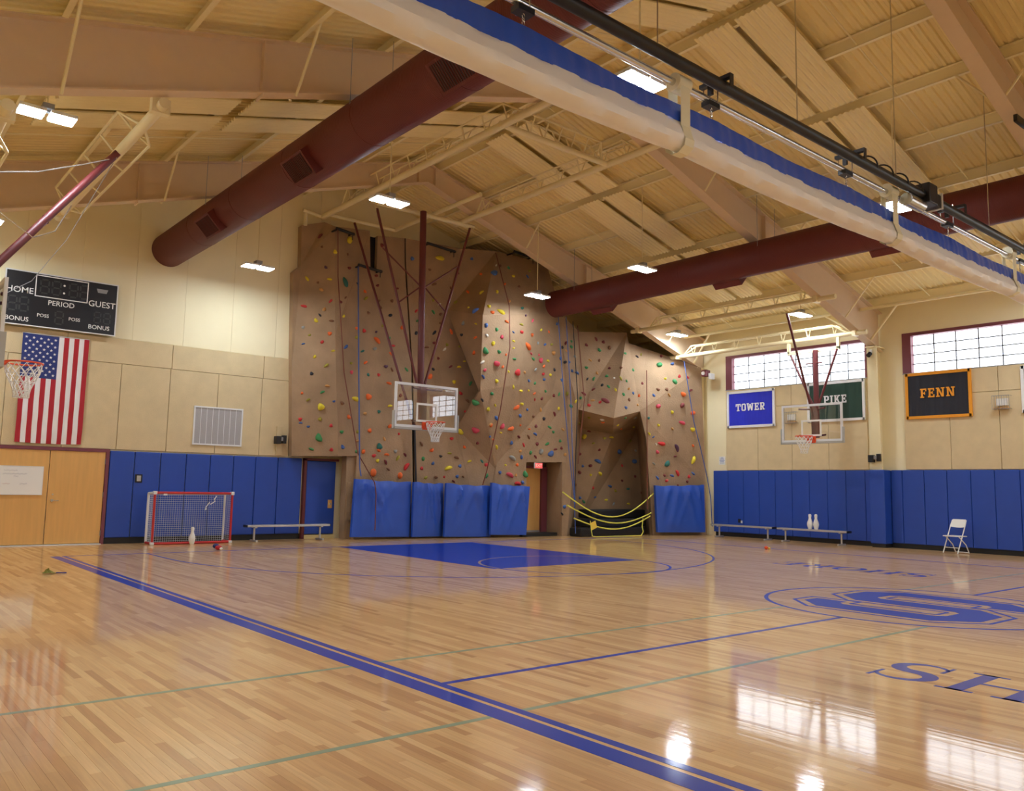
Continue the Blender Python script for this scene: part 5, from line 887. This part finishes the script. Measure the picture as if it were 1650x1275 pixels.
# ================================================================ basketball backstops
def lattice(g, a, b, up, n, r=0.022):
    """light upper chord with struts over a pipe from a to b"""
    a, b, up = Vector(a), Vector(b), Vector(up)
    i0, i1 = a.lerp(b, 0.12), a.lerp(b, 0.9)
    c0, c1 = i0+up, i1+up
    g.cyl(c0, c1, r, 6); g.cyl(a.lerp(b, 0.05), c0, r, 6); g.cyl(a.lerp(b, 0.97), c1, r, 6)
    for k in range(n+1):
        p = i0.lerp(i1, k/n); g.cyl(p, p+up, r*0.8, 6)
def board_parts(t, W_, H_, zb, place):
    """glass board, frame, target box, padding, rim, net; place(u, d, z) -> world (u along the board, d out of its face)"""
    def bx(u0, u1, d0, d1, z0, z1):
        P = [Vector(place(u, d, z)) for u in (u0, u1) for d in (d0, d1) for z in (z0, z1)]
        return (min(p.x for p in P), max(p.x for p in P), min(p.y for p in P), max(p.y for p in P), min(p.z for p in P), max(p.z for p in P))
    h2 = W_/2
    G().box(*bx(-h2+0.03, h2-0.03, -0.02, -0.008, zb+0.03, zb+H_-0.03)).build('glass_panel', M_GLASS, t)
    g = G(); e = 0.06
    g.box(*bx(-h2, h2, -0.04, 0.0, zb+H_-e, zb+H_)); g.box(*bx(-h2, h2, -0.04, 0.0, zb, zb+e)); g.box(*bx(-h2, -h2+e, -0.04, 0.0, zb+e, zb+H_-e)); g.box(*bx(h2-e, h2, -0.04, 0.0, zb+e, zb+H_-e))
    g.build('board_frame', M_WHITEM, t)
    g = G(); w2, z0, z1, e = 0.305, zb+0.15, zb+0.15+0.457, 0.05
    g.box(*bx(-w2, w2, -0.007, -0.001, z1-e, z1)); g.box(*bx(-w2, w2, -0.007, -0.001, z0, z0+e)); g.box(*bx(-w2, -w2+e, -0.007, -0.001, z0+e, z1-e)); g.box(*bx(w2-e, w2, -0.007, -0.001, z0+e, z1-e))
    g.build('target_box', M_WHITE, t)
    g = G(); g.box(*bx(-h2-0.025, h2+0.025, -0.06, 0.025, zb-0.055, zb-0.001))
    for s_ in (-1, 1): g.box(*bx(s_*h2, s_*(h2+0.03), -0.06, 0.025, zb-0.05, zb+0.38))
    g.build('edge_padding', M_GREYP, t)
    zr = zb+0.13
    rm = G().tube([place(0.2286*math.cos(a), 0.38+0.2286*math.sin(a), zr) for a in [k*2*math.pi/32 for k in range(32)]], 0.012, 8, closed=True)
    rm.box(*bx(-0.14, 0.14, -0.001, 0.03, zr-0.17, zr+0.02)); rm.box(*bx(-0.10, 0.10, 0.03, 0.17, zr-0.05, zr-0.01))
    rm.cyl(place(-0.09, 0.03, zr-0.14), place(-0.14, 0.2, zr), 0.012, 6); rm.cyl(place(0.09, 0.03, zr-0.14), place(0.14, 0.2, zr), 0.012, 6)
    rm = rm.build('rim', M_ORNG, t, smooth=True)
    g = G(); K = 12; L_ = 0.45
    def npt(a, f): r_ = 0.225*(1-0.55*f**0.8)+0.02*math.sin(f*6); return place(r_*math.cos(a), 0.38+r_*math.sin(a), zr-0.015-L_*f)
    for s_ in (-1, 1):
        for k in range(K): g.tube([npt(2*math.pi*(k+s_*f*3)/K, f) for f in [q/8 for q in range(9)]], 0.0065, 4)
    for k in (0.3, 0.55, 0.8, 1.0): g.tube([npt(2*math.pi*q/24, k) for q in range(24)], 0.005, 4, closed=True)
    g.build('net', M_NET, rm)
# ---- main basket before the climbing wall
t = thing('basketball_hoop', 'ceiling-hung glass basketball backboard on a dark red mast before the climbing wall', 'basketball hoop', (11.2, 16.6, 2.7))
MX, MY, MZ = 11.13, 16.6, 2.83
board_parts(t, 1.83, 1.07, MZ, lambda u, d, z: (MX+u, MY-d, z))
G().cyl((11.33, 17.2, 3.1), (11.33, 17.35, 8.5), 0.085, 16).build('mast', M_RED, t, smooth=True)
g = G(); g.box(11.22, 11.42, 17.05, 17.15, 3.0, 3.9); g.cyl((10.75, 16.66, 3.0), (11.3, 17.15, 3.05), 0.025, 8); g.cyl((11.6, 16.66, 3.0), (11.35, 17.15, 3.05), 0.025, 8); g.cyl((10.75, 16.66, 3.8), (11.3, 17.15, 3.85), 0.025, 8); g.cyl((11.6, 16.66, 3.8), (11.35, 17.15, 3.85), 0.025, 8); g.build('board_bracket', M_RED, t)
for p, q, r in (((10.02, 17.45, 8.3), (11.2, 17.2, 4.0), 0.033), ((12.95, 17.5, 8.45), (11.44, 17.2, 4.0), 0.033), ((10.25, 19.0, 8.35), (11.05, 17.15, 3.1), 0.033)):
    G().cyl(p, q, r, 10).build('brace', M_RED, t, smooth=True)
for p, q in (((10.19, 17.4, 7.32), (11.28, 17.28, 6.5)), ((10.64, 17.3, 5.98), (11.28, 17.28, 6.5)), ((12.5, 17.4, 7.28), (11.4, 17.28, 6.5)), ((12.07, 17.3, 5.98), (11.4, 17.28, 6.5))):
    G().cyl(p, q, 0.02, 8).build('cross_brace', M_RED, t)
fr = t
ZA = 8.63
for x, ya_, yb_, nn in ((9.78, 19.9, 10.75, 9), (12.78, 17.95, 10.5, 7)):
    G().cyl((x, ya_, ZA), (x, yb_, ZA), 0.075, 14).build('main_pipe', M_CPIPE, fr, smooth=True)
    g = G(); lattice(g, (x, ya_-0.6, ZA), (x, yb_+0.5, ZA), (-0.12, 0, 0.36), nn); lattice(g, (x, ya_-0.6, ZA), (x, yb_+0.5, ZA), (0.14, 0, 0.34), nn, 0.016); g.build('lattice', M_CPIPE, fr)
G().cyl((9.7, 12.2, ZA), (12.75, 12.2, ZA), 0.065, 12).build('cross_pipe', M_CPIPE, fr, smooth=True)
g = G(); lattice(g, (9.75, 12.2, ZA), (12.7, 12.2, ZA), (0, -0.16, 0.36), 6); lattice(g, (9.75, 12.2, ZA), (12.7, 12.2, ZA), (0, 0.16, 0.36), 6); g.build('lattice', M_CPIPE, fr)
G().cyl((10.0, 17.6, ZA-0.12), (13.15, 17.6, ZA-0.08), 0.06, 12).build('hinge_pipe', M_CPIPE, fr, smooth=True)
g = G(); g.cyl((9.85, 19.6, ZA), (11.85, 19.55, ZA), 0.055, 10); g.cyl((11.85, 19.55, ZA), (11.85, 15.6, ZA), 0.055, 10); g.cyl((9.8, 19.9, ZA), (9.2, 19.9, ZA+0.06), 0.05, 10); g.cyl((9.3, 19.95, ZA+0.06), (9.3, 19.95, 8.3), 0.05, 10); g.cyl((13.12, 17.6, ZA-0.1), (13.0, 17.5, 8.4), 0.03, 8); g.cyl((10.05, 17.6, ZA-0.12), (10.02, 17.45, 8.25), 0.03, 8)
g.build('tie_pipe', M_CPIPE, fr, smooth=True)
# ---- side basket by the windows (faces into the room)
t = thing('basketball_hoop', 'glass basketball backboard hanging in front of the green banner', 'basketball hoop', (20.95, 12.15, 2.75))
board_parts(t, 1.83, 1.05, 2.87, lambda u, d, z: (20.95-d, 12.15+u, z))
G().cyl((21.33, 12.2, 3.0), (21.38, 12.22, 5.5), 0.075, 16).build('mast', M_RED, t, smooth=True)
g = G(); g.cyl((21.33, 12.0, 5.12), (21.33, 12.5, 5.12), 0.02, 8); g.box(21.22, 21.3, 12.1, 12.3, 3.0, 3.9); g.cyl((20.99, 11.75, 3.05), (21.3, 12.15, 3.05), 0.025, 8); g.cyl((20.99, 12.55, 3.05), (21.3, 12.2, 3.05), 0.025, 8); g.cyl((20.99, 11.75, 3.8), (21.3, 12.15, 3.8), 0.025, 8); g.cyl((20.99, 12.55, 3.8), (21.3, 12.2, 3.8), 0.025, 8); g.build('board_bracket', M_RED, t)
for p, q in (((21.45, 13.05, 5.45), (21.35, 12.3, 3.9)), ((21.45, 11.6, 5.48), (21.35, 12.15, 3.9)), ((19.9, 12.2, 6.35), (21.30, 12.25, 3.45))): G().cyl(p, q, 0.032, 10).build('brace', M_RED, t, smooth=True)
g = G(); g.box(21.44, 21.52, 13.08, 13.16, 5.5, 5.9); g.box(21.44, 21.52, 11.54, 11.62, 5.5, 5.9); g.box(21.44, 21.52, 11.54, 13.16, 5.46, 5.55); g.build('hinge_hanger', M_CPIPE, t)
fr = t
for x, z, ya_, yb_ in ((19.5, 6.48, 17.5, 10.55), (21.48, 5.86, 17.75, 10.75)):
    G().cyl((x, ya_, z), (x, yb_, z), 0.065, 14).build('main_pipe', M_CPIPE, fr, smooth=True)
    g = G(); lattice(g, (x, ya_-0.4, z), (x, yb_+0.3, z), (-0.12, 0, 0.28), 6); lattice(g, (x, ya_-0.4, z), (x, yb_+0.3, z), (0.15, 0, 0.3), 6); g.build('lattice', M_CPIPE, fr)
    for yy in (17.2, 11.08): g = G(); g.cyl((x, yy, z), (x, yy, ztop(x)-depth(x)+0.03), 0.03, 8); g.box(x-0.1, x+0.1, yy-0.05, yy+0.05, z-0.08, z+0.1); g.build('clamp', M_CPIPE, fr)
# ---- side basket at the scoreboard side
t = thing('basketball_hoop', 'edge-on glass basketball backboard with orange rim beside the flag', 'basketball hoop', (1.5, 12.55, 2.75))
board_parts(t, 1.83, 1.07, 2.85, lambda u, d, z: (1.52+d, 12.55+u, z))
G().cyl((1.15, 12.5, 3.0), (1.1, 12.5, 5.5), 0.075, 16).build('mast', M_RED, t, smooth=True)
g = G(); g.box(1.18, 1.26, 12.42, 12.6, 3.0, 3.9); g.cyl((1.47, 12.95, 3.05), (1.2, 12.55, 3.05), 0.025, 8); g.cyl((1.47, 12.15, 3.05), (1.2, 12.5, 3.05), 0.025, 8); g.cyl((1.47, 12.95, 3.8), (1.2, 12.55, 3.8), 0.025, 8); g.cyl((1.47, 12.15, 3.8), (1.2, 12.5, 3.8), 0.025, 8); g.build('board_bracket', M_RED, t)
G().cyl((3.02, 13.25, 6.45), (1.2, 12.55, 3.85), 0.055, 14).build('brace', M_RED, t, smooth=True); G().box(2.03, 2.11, 12.86, 12.93, 5.04, 5.14).build('brace_lug', M_RED, t)
for pts in ([(1.3, 12.6, 5.5), (1.9, 12.8, 5.72), (2.5, 13.0, 6.05), (3.0, 13.2, 6.35)], [(1.15, 12.5, 5.3), (1.5, 12.55, 4.95), (1.9, 12.7, 4.75), (2.2, 12.9, 4.95), (2.4, 13.0, 5.4)]): G().tube(pts, 0.009, 6).build('safety_cable', M_CHROME, t, smooth=True)
G().tube([(3.05, 13.6, 6.4), (2.6, 14.2, 5.2), (2.2, 14.4, 4.5), (1.6, 13.4, 3.95)], 0.005, 5).build('hoist_cable', M_GREY, t)
fr = t
for x, z, ya_, yb_ in ((3.06, 6.5, 17.6, 11.1), (1.27, 5.86, 17.6, 11.0)):
    G().cyl((x, ya_, z), (x, yb_, z), 0.075, 14).build('main_pipe', M_CPIPE, fr, smooth=True)
    g = G(); lattice(g, (x, ya_-0.4, z), (x, yb_+0.8, z), (-0.26, 0, 0.26), 4); lattice(g, (x, ya_-0.4, z), (x, yb_+0.8, z), (0.2, 0, -0.12), 3); g.build('lattice', M_CPIPE, fr)
    for yy in (17.2, 11.3): G().box(x-0.12, x+0.12, yy-0.06, yy+0.06, z-0.09, z+0.12).build('clamp', M_CPIPE, fr)
# ================================================================ window-side wall
def banner(name, ya_, yb_, z0, z1, bcol, fcol, word, tcol, label, lh):
    yc = (ya_+yb_)/2; t = thing(name, label, 'banner', (X1-0.09, yc, z0)); xw = X1-0.05; e = 0.055
    M_b = mat(name+'_border', bcol, 0.75); M_f = mat(name+'_field', fcol, 0.75, vary=0.05, scale=5); M_t = mat(name+'_letters', tcol, 0.7)
    g = G(); n = 60; vs = []
    for k in range(n+1):
        y = ya_+(yb_-ya_)*k/n; w = 0.006*math.sin(k*0.9)+0.004*math.sin(k*2.3)
        vs += [(xw-0.03+w, y, z0), (xw-0.03+w, y, z1)]
    g.add(vs, [(2*k, 2*k+1, 2*k+3, 2*k+2) for k in range(n)]); g.build('cloth', M_f, t, smooth=True)
    g = G(); g.box(xw-0.05, xw, yb_, ya_, z1-e, z1+0.02); g.box(xw-0.05, xw, yb_, ya_, z0-0.02, z0+e); g.box(xw-0.05, xw, ya_-e, ya_+0.02, z0-0.02, z1+0.02); g.box(xw-0.05, xw, yb_-0.02, yb_+e, z0-0.02, z1+0.02); g.build('border', M_b, t)
    if word: slab_word(word, lh, lh*0.14, lambda u, v, w: (xw-0.045-w, yc-u, (z0+z1)/2+0.06+v), 0.006, M_t, t)
WHT = srgb(232, 232, 232)
banner('blue_banner', 16.20, 14.46, 3.54, 4.70, WHT, srgb(34, 44, 190), 'TOWER', WHT, 'royal blue banner with white border reading TOWER', 0.235)
banner('green_banner', 13.30, 11.53, 3.59, 4.74, WHT, srgb(36, 66, 54), 'PIKE', WHT, 'dark green banner with white border reading PIKE behind the basket', 0.235)
banner('black_banner', 10.33, 8.66, 3.54, 4.76, srgb(236, 158, 38), srgb(34, 36, 46), 'FENN', srgb(236, 158, 38), 'black banner with orange border reading FENN', 0.25)
banner('maroon_banner', 7.46, 5.75, 3.56, 4.70, WHT, srgb(96, 26, 48), '', WHT, 'maroon banner with white border past the wire-caged light', 0.2)
def cage(yc, z, label):
    t = thing('caged_light', label, 'light', (X1-0.1, yc, z-0.17))
    G().bbox(X1-0.14, X1-0.046, yc-0.13, yc+0.13, z-0.08, z+0.1, 0.01).build('light_body', M_WHITE, t)
    g = G(); g.box(X1-0.2, X1-0.06, yc-0.18, yc+0.18, z-0.14, z-0.13); g.build('tray', M_WOOD, t)
    g = G()
    for k in range(8): yy = yc-0.2+0.4*k/7; g.tube([(X1-0.046, yy, z+0.17), (X1-0.22, yy, z+0.17), (X1-0.22, yy, z-0.17), (X1-0.046, yy, z-0.17)], 0.005, 5)
    for zz in (z-0.17, z+0.17): g.tube([(X1-0.22, yc-0.2, zz), (X1-0.22, yc+0.2, zz)], 0.006, 5)
    g.build('wire_guard', M_GREY, t)
cage(7.92, 3.83, 'wire-caged emergency light between the black banner and the maroon banner')
cage(13.85, 3.75, 'wire-caged emergency light between the blue banner and the green banner')
sg = thing('notice', 'small white paper notice with blue print above the pads in the corner', 'sign', (X1-0.01, 16.5, 2.33)); G().box(X1-0.008, X1-0.001, 16.37, 16.61, 2.33, 2.6).build('paper', M_WHITE, sg)
g = G()
for k, (w_, z) in enumerate(((.10, 2.555), (.17, 2.515), (.2, 2.47), (.16, 2.43), (.18, 2.385))): g.box(X1-0.0095, X1-0.008, 16.49-w_/2, 16.49+w_/2, z-0.009, z+0.009)
g.build('printed_lines', mat('pale_blue_print', srgb(120, 140, 190), .7), sg)
speaker('wall_speaker', 'black swivel-mounted wall unit on the steel column below the black banner', 22.58, 11.08, 2.47, (-1, 0))
o = thing('camera_unit', 'small maroon and white wall device at the rafter end in the climbing wall corner', 'device', (22.3, 16.74, 5.15)); G().bbox(22.2, 22.42, 16.62, 16.84, 5.24, 5.46, 0.03).build('housing', M_TRIM, o); G().cyl((22.2, 16.74, 5.35), (22.15, 16.72, 5.34), 0.06, 14).build('lens_ring', M_WHITE, o); G().bbox(22.3, 22.55, 16.54, 16.62, 5.15, 5.35, 0.02).build('bracket', M_WHITEM, o)
o = thing('small_spotlight', 'tiny black lens unit under the rafter end on the second column', 'device', (22.3, 11.08, 5.3)); G().cyl((22.33, 11.1, 5.40), (22.25, 11.12, 5.32), 0.06, 12).build('housing', M_BLACK, o); G().box(22.3, 22.37, 11.05, 11.1, 5.4, 5.5).build('bracket', M_WHITEM, o)
pv = thing('wall_outlet', 'small black outlet box with white plug in the wall pad above the bench', 'outlet', (X1-0.08, 15.75, 0.45)); G().box(X1-0.084, X1-0.073, 15.74, 15.84, 0.46, 0.58).build('box', M_BLACK, pv); G().box(X1-0.095, X1-0.074, 15.68, 15.73, 0.45, 0.53).build('plug', M_WHITE, pv)
# ================================================================ things on the floor
def bench(loc, rz, L_, label, group='aluminium benches'):
    t = thing('bench', label, 'bench', loc, rz, group)
    G().bbox(-L_/2, L_/2, -0.125, 0.125, 0.36, 0.41, 0.008).build('seat_plank', M_ALU, t, local=True)
    for s_ in (-1, 1):
        G().box(s_*L_/2-0.012 if s_ < 0 else s_*L_/2, s_*L_/2 if s_ < 0 else s_*L_/2+0.012, -0.13, 0.13, 0.355, 0.415).build('end_cap', M_BLACK, t, local=True)
        x = s_*(L_/2-0.22)
        g = G().cyl((x, 0, 0.05), (x, 0, 0.36), 0.026, 10); g.box(x-0.03, x+0.03, -0.11, 0.11, 0.335, 0.362); g.build('leg', M_ALU, t, local=True)
        G().bbox(x-0.025, x+0.025, -0.2, 0.2, 0.0, 0.05, 0.01).build('foot', M_ALU, t, local=True)
bench((9.08, 19.62, 0), 0, 2.2, 'aluminium bench in front of the blue padded door')
bench((22.1, 15.2, 0), math.pi/2, 2.2, 'aluminium bench with nothing on it, nearest the climbing wall corner')
bench((22.1, 12.84, 0), math.pi/2, 2.2, 'aluminium bench with two white bowling pins standing on it')
PIN = [(0.0, 0), (0.045, 0.0), (0.055, 0.02), (0.078, 0.10), (0.085, 0.15), (0.075, 0.21), (0.048, 0.28), (0.036, 0.325), (0.04, 0.36), (0.046, 0.40), (0.04, 0.435), (0.02, 0.45), (0.0, 0.452)]
def pin(loc, s_, label):
    g = G().lathe([(r*s_, z*s_) for r, z in PIN[1:-1]], (0, 0, 0), 24); o = g.build('bowling_pin', M_WHITE, recenter=False, smooth=True); o.location = loc; tag(o, label, 'bowling pin', 'white bowling pins')
pin((6.62, 19.36, 0), 0.88, 'large white bowling pin on the floor in front of the hockey goal')
pin((22.1, 12.92, 0.411), 0.97, 'white bowling pin on the bench, nearer the climbing wall'); pin((22.1, 12.73, 0.411), 0.97, 'white bowling pin on the bench, farther from the climbing wall')
# hockey goal
t = thing('hockey_goal', 'red and white tube hockey goal with net against the blue pads', 'goal', (6.68, 19.6, 0))
gx0, gx1, gy, gyb = 5.78, 7.56, 19.5, 20.12
def pipe(nm, m, *pts, r=0.028): return G().tube(pts, r, 8).build(nm, m, t, smooth=True)
for x in (gx0, gx1): pipe('post', M_REDP, (x, gy, 0.03), (x, gy, 1.17))
pipe('crossbar', M_REDP, (gx0, gy, 1.17), (gx1, gy, 1.17)); pipe('floor_bar', M_REDP, (gx0, gy, 0.03), (gx1, gy, 0.03))
for x in (gx0, gx1): pipe('rear_post', M_WHITEM, (x, gyb-0.15, 0.03), (x, gyb-0.15, 1.15)); pipe('side_bar', M_WHITEM, (x, gy, 1.17), (x, gyb-0.15, 1.15)); pipe('side_bar', M_REDP, (x, gy, 0.03), (x, gyb-0.15, 0.03))
pipe('rear_bar', M_WHITEM, (gx0, gyb-0.15, 1.15), (gx1, gyb-0.15, 1.15))
g = G()
for x in (gx0, gx1): g.bbox(x-0.04, x+0.04, gy-0.04, gy+0.06, 1.13, 1.21, 0.015); g.bbox(x-0.04, x+0.04, gy-0.04, gy+0.06, 0.0, 0.06, 0.015)
g.bbox(gx0+0.18, gx0+0.26, gy-0.034, gy-0.02, 1.11, 1.15, 0.004); g.build('corner_fitting', M_WHITEM, t)
g = G(); M_NETG = mat('grey_goal_net', srgb(215, 220, 228), .8); r_ = 0.0028; yb_ = gyb-0.15
for k in range(36): x = gx0+(gx1-gx0)*(k+.5)/36; g.tube([(x, yb_, 0.03), (x, yb_, 1.15)], r_, 3)
for k in range(23): z = 0.05+1.1*k/23; g.tube([(gx0, gy+0.03, z), (gx0, yb_, z), (gx1, yb_, z), (gx1, gy+0.03, z)], r_, 3)
for k in range(8):
    y = gy+0.05+(yb_-gy)*k/8
    for x in (gx0, gx1): g.tube([(x, y, 0.03), (x, y, 1.15)], r_, 3)
g.build('net', M_NETG, t)
pts = [(7.33, 19.9, 1.10), (7.27, 19.88, 1.02), (7.29, 19.88, 0.97), (7.18, 19.87, 0.90), (7.16, 19.87, 0.95), (7.08, 19.87, 0.84), (7.06, 19.87, 0.76), (7.10, 19.87, 0.80)]
tag(G().tube(pts, 0.012, 6).build('loose_net', M_NET, t), 'tangled white cord hanging in the net')
# chair
t = thing('folding_chair', 'white folding chair standing alone before the blue pads', 'chair', (22.2, 8.95, 0), math.radians(76))
def ctube(nm, pts, r=0.013): return G().tube(pts, r, 8).build(nm, M_WHITE, t, local=True, smooth=True)
for s_ in (-1, 1):
    ctube('front_leg', [(s_*0.20, 0.22, 0.012), (s_*0.20, 0.03, 0.42), (s_*0.20, -0.10, 0.70), (s_*0.19, -0.17, 0.84)]); ctube('rear_leg', [(s_*0.185, -0.24, 0.012), (s_*0.185, -0.13, 0.22), (s_*0.185, 0.13, 0.43)])
g = G().bbox(-0.2, 0.2, -0.17, 0.22, 0.425, 0.45, 0.012); g.build('seat', M_WHITE, t, local=True, smooth=True)
g = G(); vs = []; N_ = 12
for j in range(7):
    for i in range(N_+1):
        u = i/N_*2-1; z = 0.67+0.19*j/6; wd = 0.2*(1 if j < 5 else (0.97 if j == 5 else 0.86)); dz = -0.02*(1-u*u) if j == 0 else 0
        for th in (0.009, -0.009): vs.append((u*wd, -0.09-0.44*(z-0.67)-0.035*(1-u*u)+th, z+dz))
R_n = 2*(N_+1); fs = []
for j in range(6):
    for i in range(N_):
        a = j*R_n+2*i; b = a+R_n; fs += [(a, a+2, b+2, b), (a+1, b+1, b+3, a+3)]
for i in range(N_): a = 2*i; fs.append((a, a+1, a+3, a+2)); a = 6*R_n+2*i; fs.append((a, a+2, a+3, a+1))
for j in range(6): a = j*R_n; fs.append((a, a+R_n, a+R_n+1, a+1)); a = j*R_n+2*N_; fs.append((a, a+1, a+R_n+1, a+R_n))
g.add(vs, fs); g.build('backrest', M_WHITE, t, local=True, smooth=True)
ctube('stretcher', [(-0.2, 0.155, 0.15), (0.2, 0.155, 0.15)], 0.009); ctube('stretcher', [(-0.185, -0.235, 0.03), (0.185, -0.235, 0.03)], 0.009)
# small bits on the floor
t = thing('beanbag', 'small red and blue beanbag on the floor in front of the hockey goal', 'beanbag', (6.55, 17.6, 0))
g = G(); bm = bmesh.new(); bmesh.ops.create_icosphere(bm, subdivisions=2, radius=1); bm.verts.index_update()
sph = ([v.co.copy() for v in bm.verts], [tuple(v.index for v in f.verts) for f in bm.faces]); bm.free()
def blob(name, c, r, m, par=None, sq=0.75): g = G(); g.add([(c[0]+v.x*r, c[1]+v.y*r, c[2]+v.z*r*sq) for v in sph[0]], sph[1]); return g.build(name, m, par, smooth=True)
blob('red_half', (6.57, 17.56, 0.05), 0.075, M_FRED, t, .66); blob('blue_half', (6.54, 17.64, 0.08), 0.07, M_FBLU, t); blob('white_patch', (6.60, 17.5, 0.035), 0.035, M_WHITE, t)
t = thing('toy_ball', 'tiny orange and yellow ball on the floor by the benches', 'ball', (18.6, 12.1, 0)); blob('orange_part', (18.6, 12.1, 0.045), 0.05, M_ORNG, t, .9); blob('yellow_part', (18.66, 12.05, 0.03), 0.032, M_YSIGN, t, .9)
t = thing('fabric_scrap', 'crumpled olive green scrap lying near the blue stripe by the doors', 'scrap', (2.76, 14.3, 0)); M_OL = mat('olive_cloth', srgb(120, 118, 40), .8)
g = G(); rn = random.Random(5); vs = []; 
for j in range(6):
    for i in range(8): vs.append((2.66+0.025*i+rn.uniform(-.012, .012), 14.2+0.035*j+rn.uniform(-.015, .015), 0.012+0.07*math.exp(-((i-3)/1.8)**2-((j-2.5)/1.6)**2)*rn.uniform(.5, 1.2)))
g.add(vs+[(x, y, 0.002) for x, y, z in vs], [(j*8+i, j*8+i+1, j*8+i+9, j*8+i+8) for j in range(5) for i in range(7)]); g.build('cloth', M_OL, t)
G().tube([(2.84, 14.28, 0.01), (2.92, 14.22, 0.01), (2.97, 14.2, 0.01)], 0.008, 5).build('blue_tail', M_LBLUE, t)
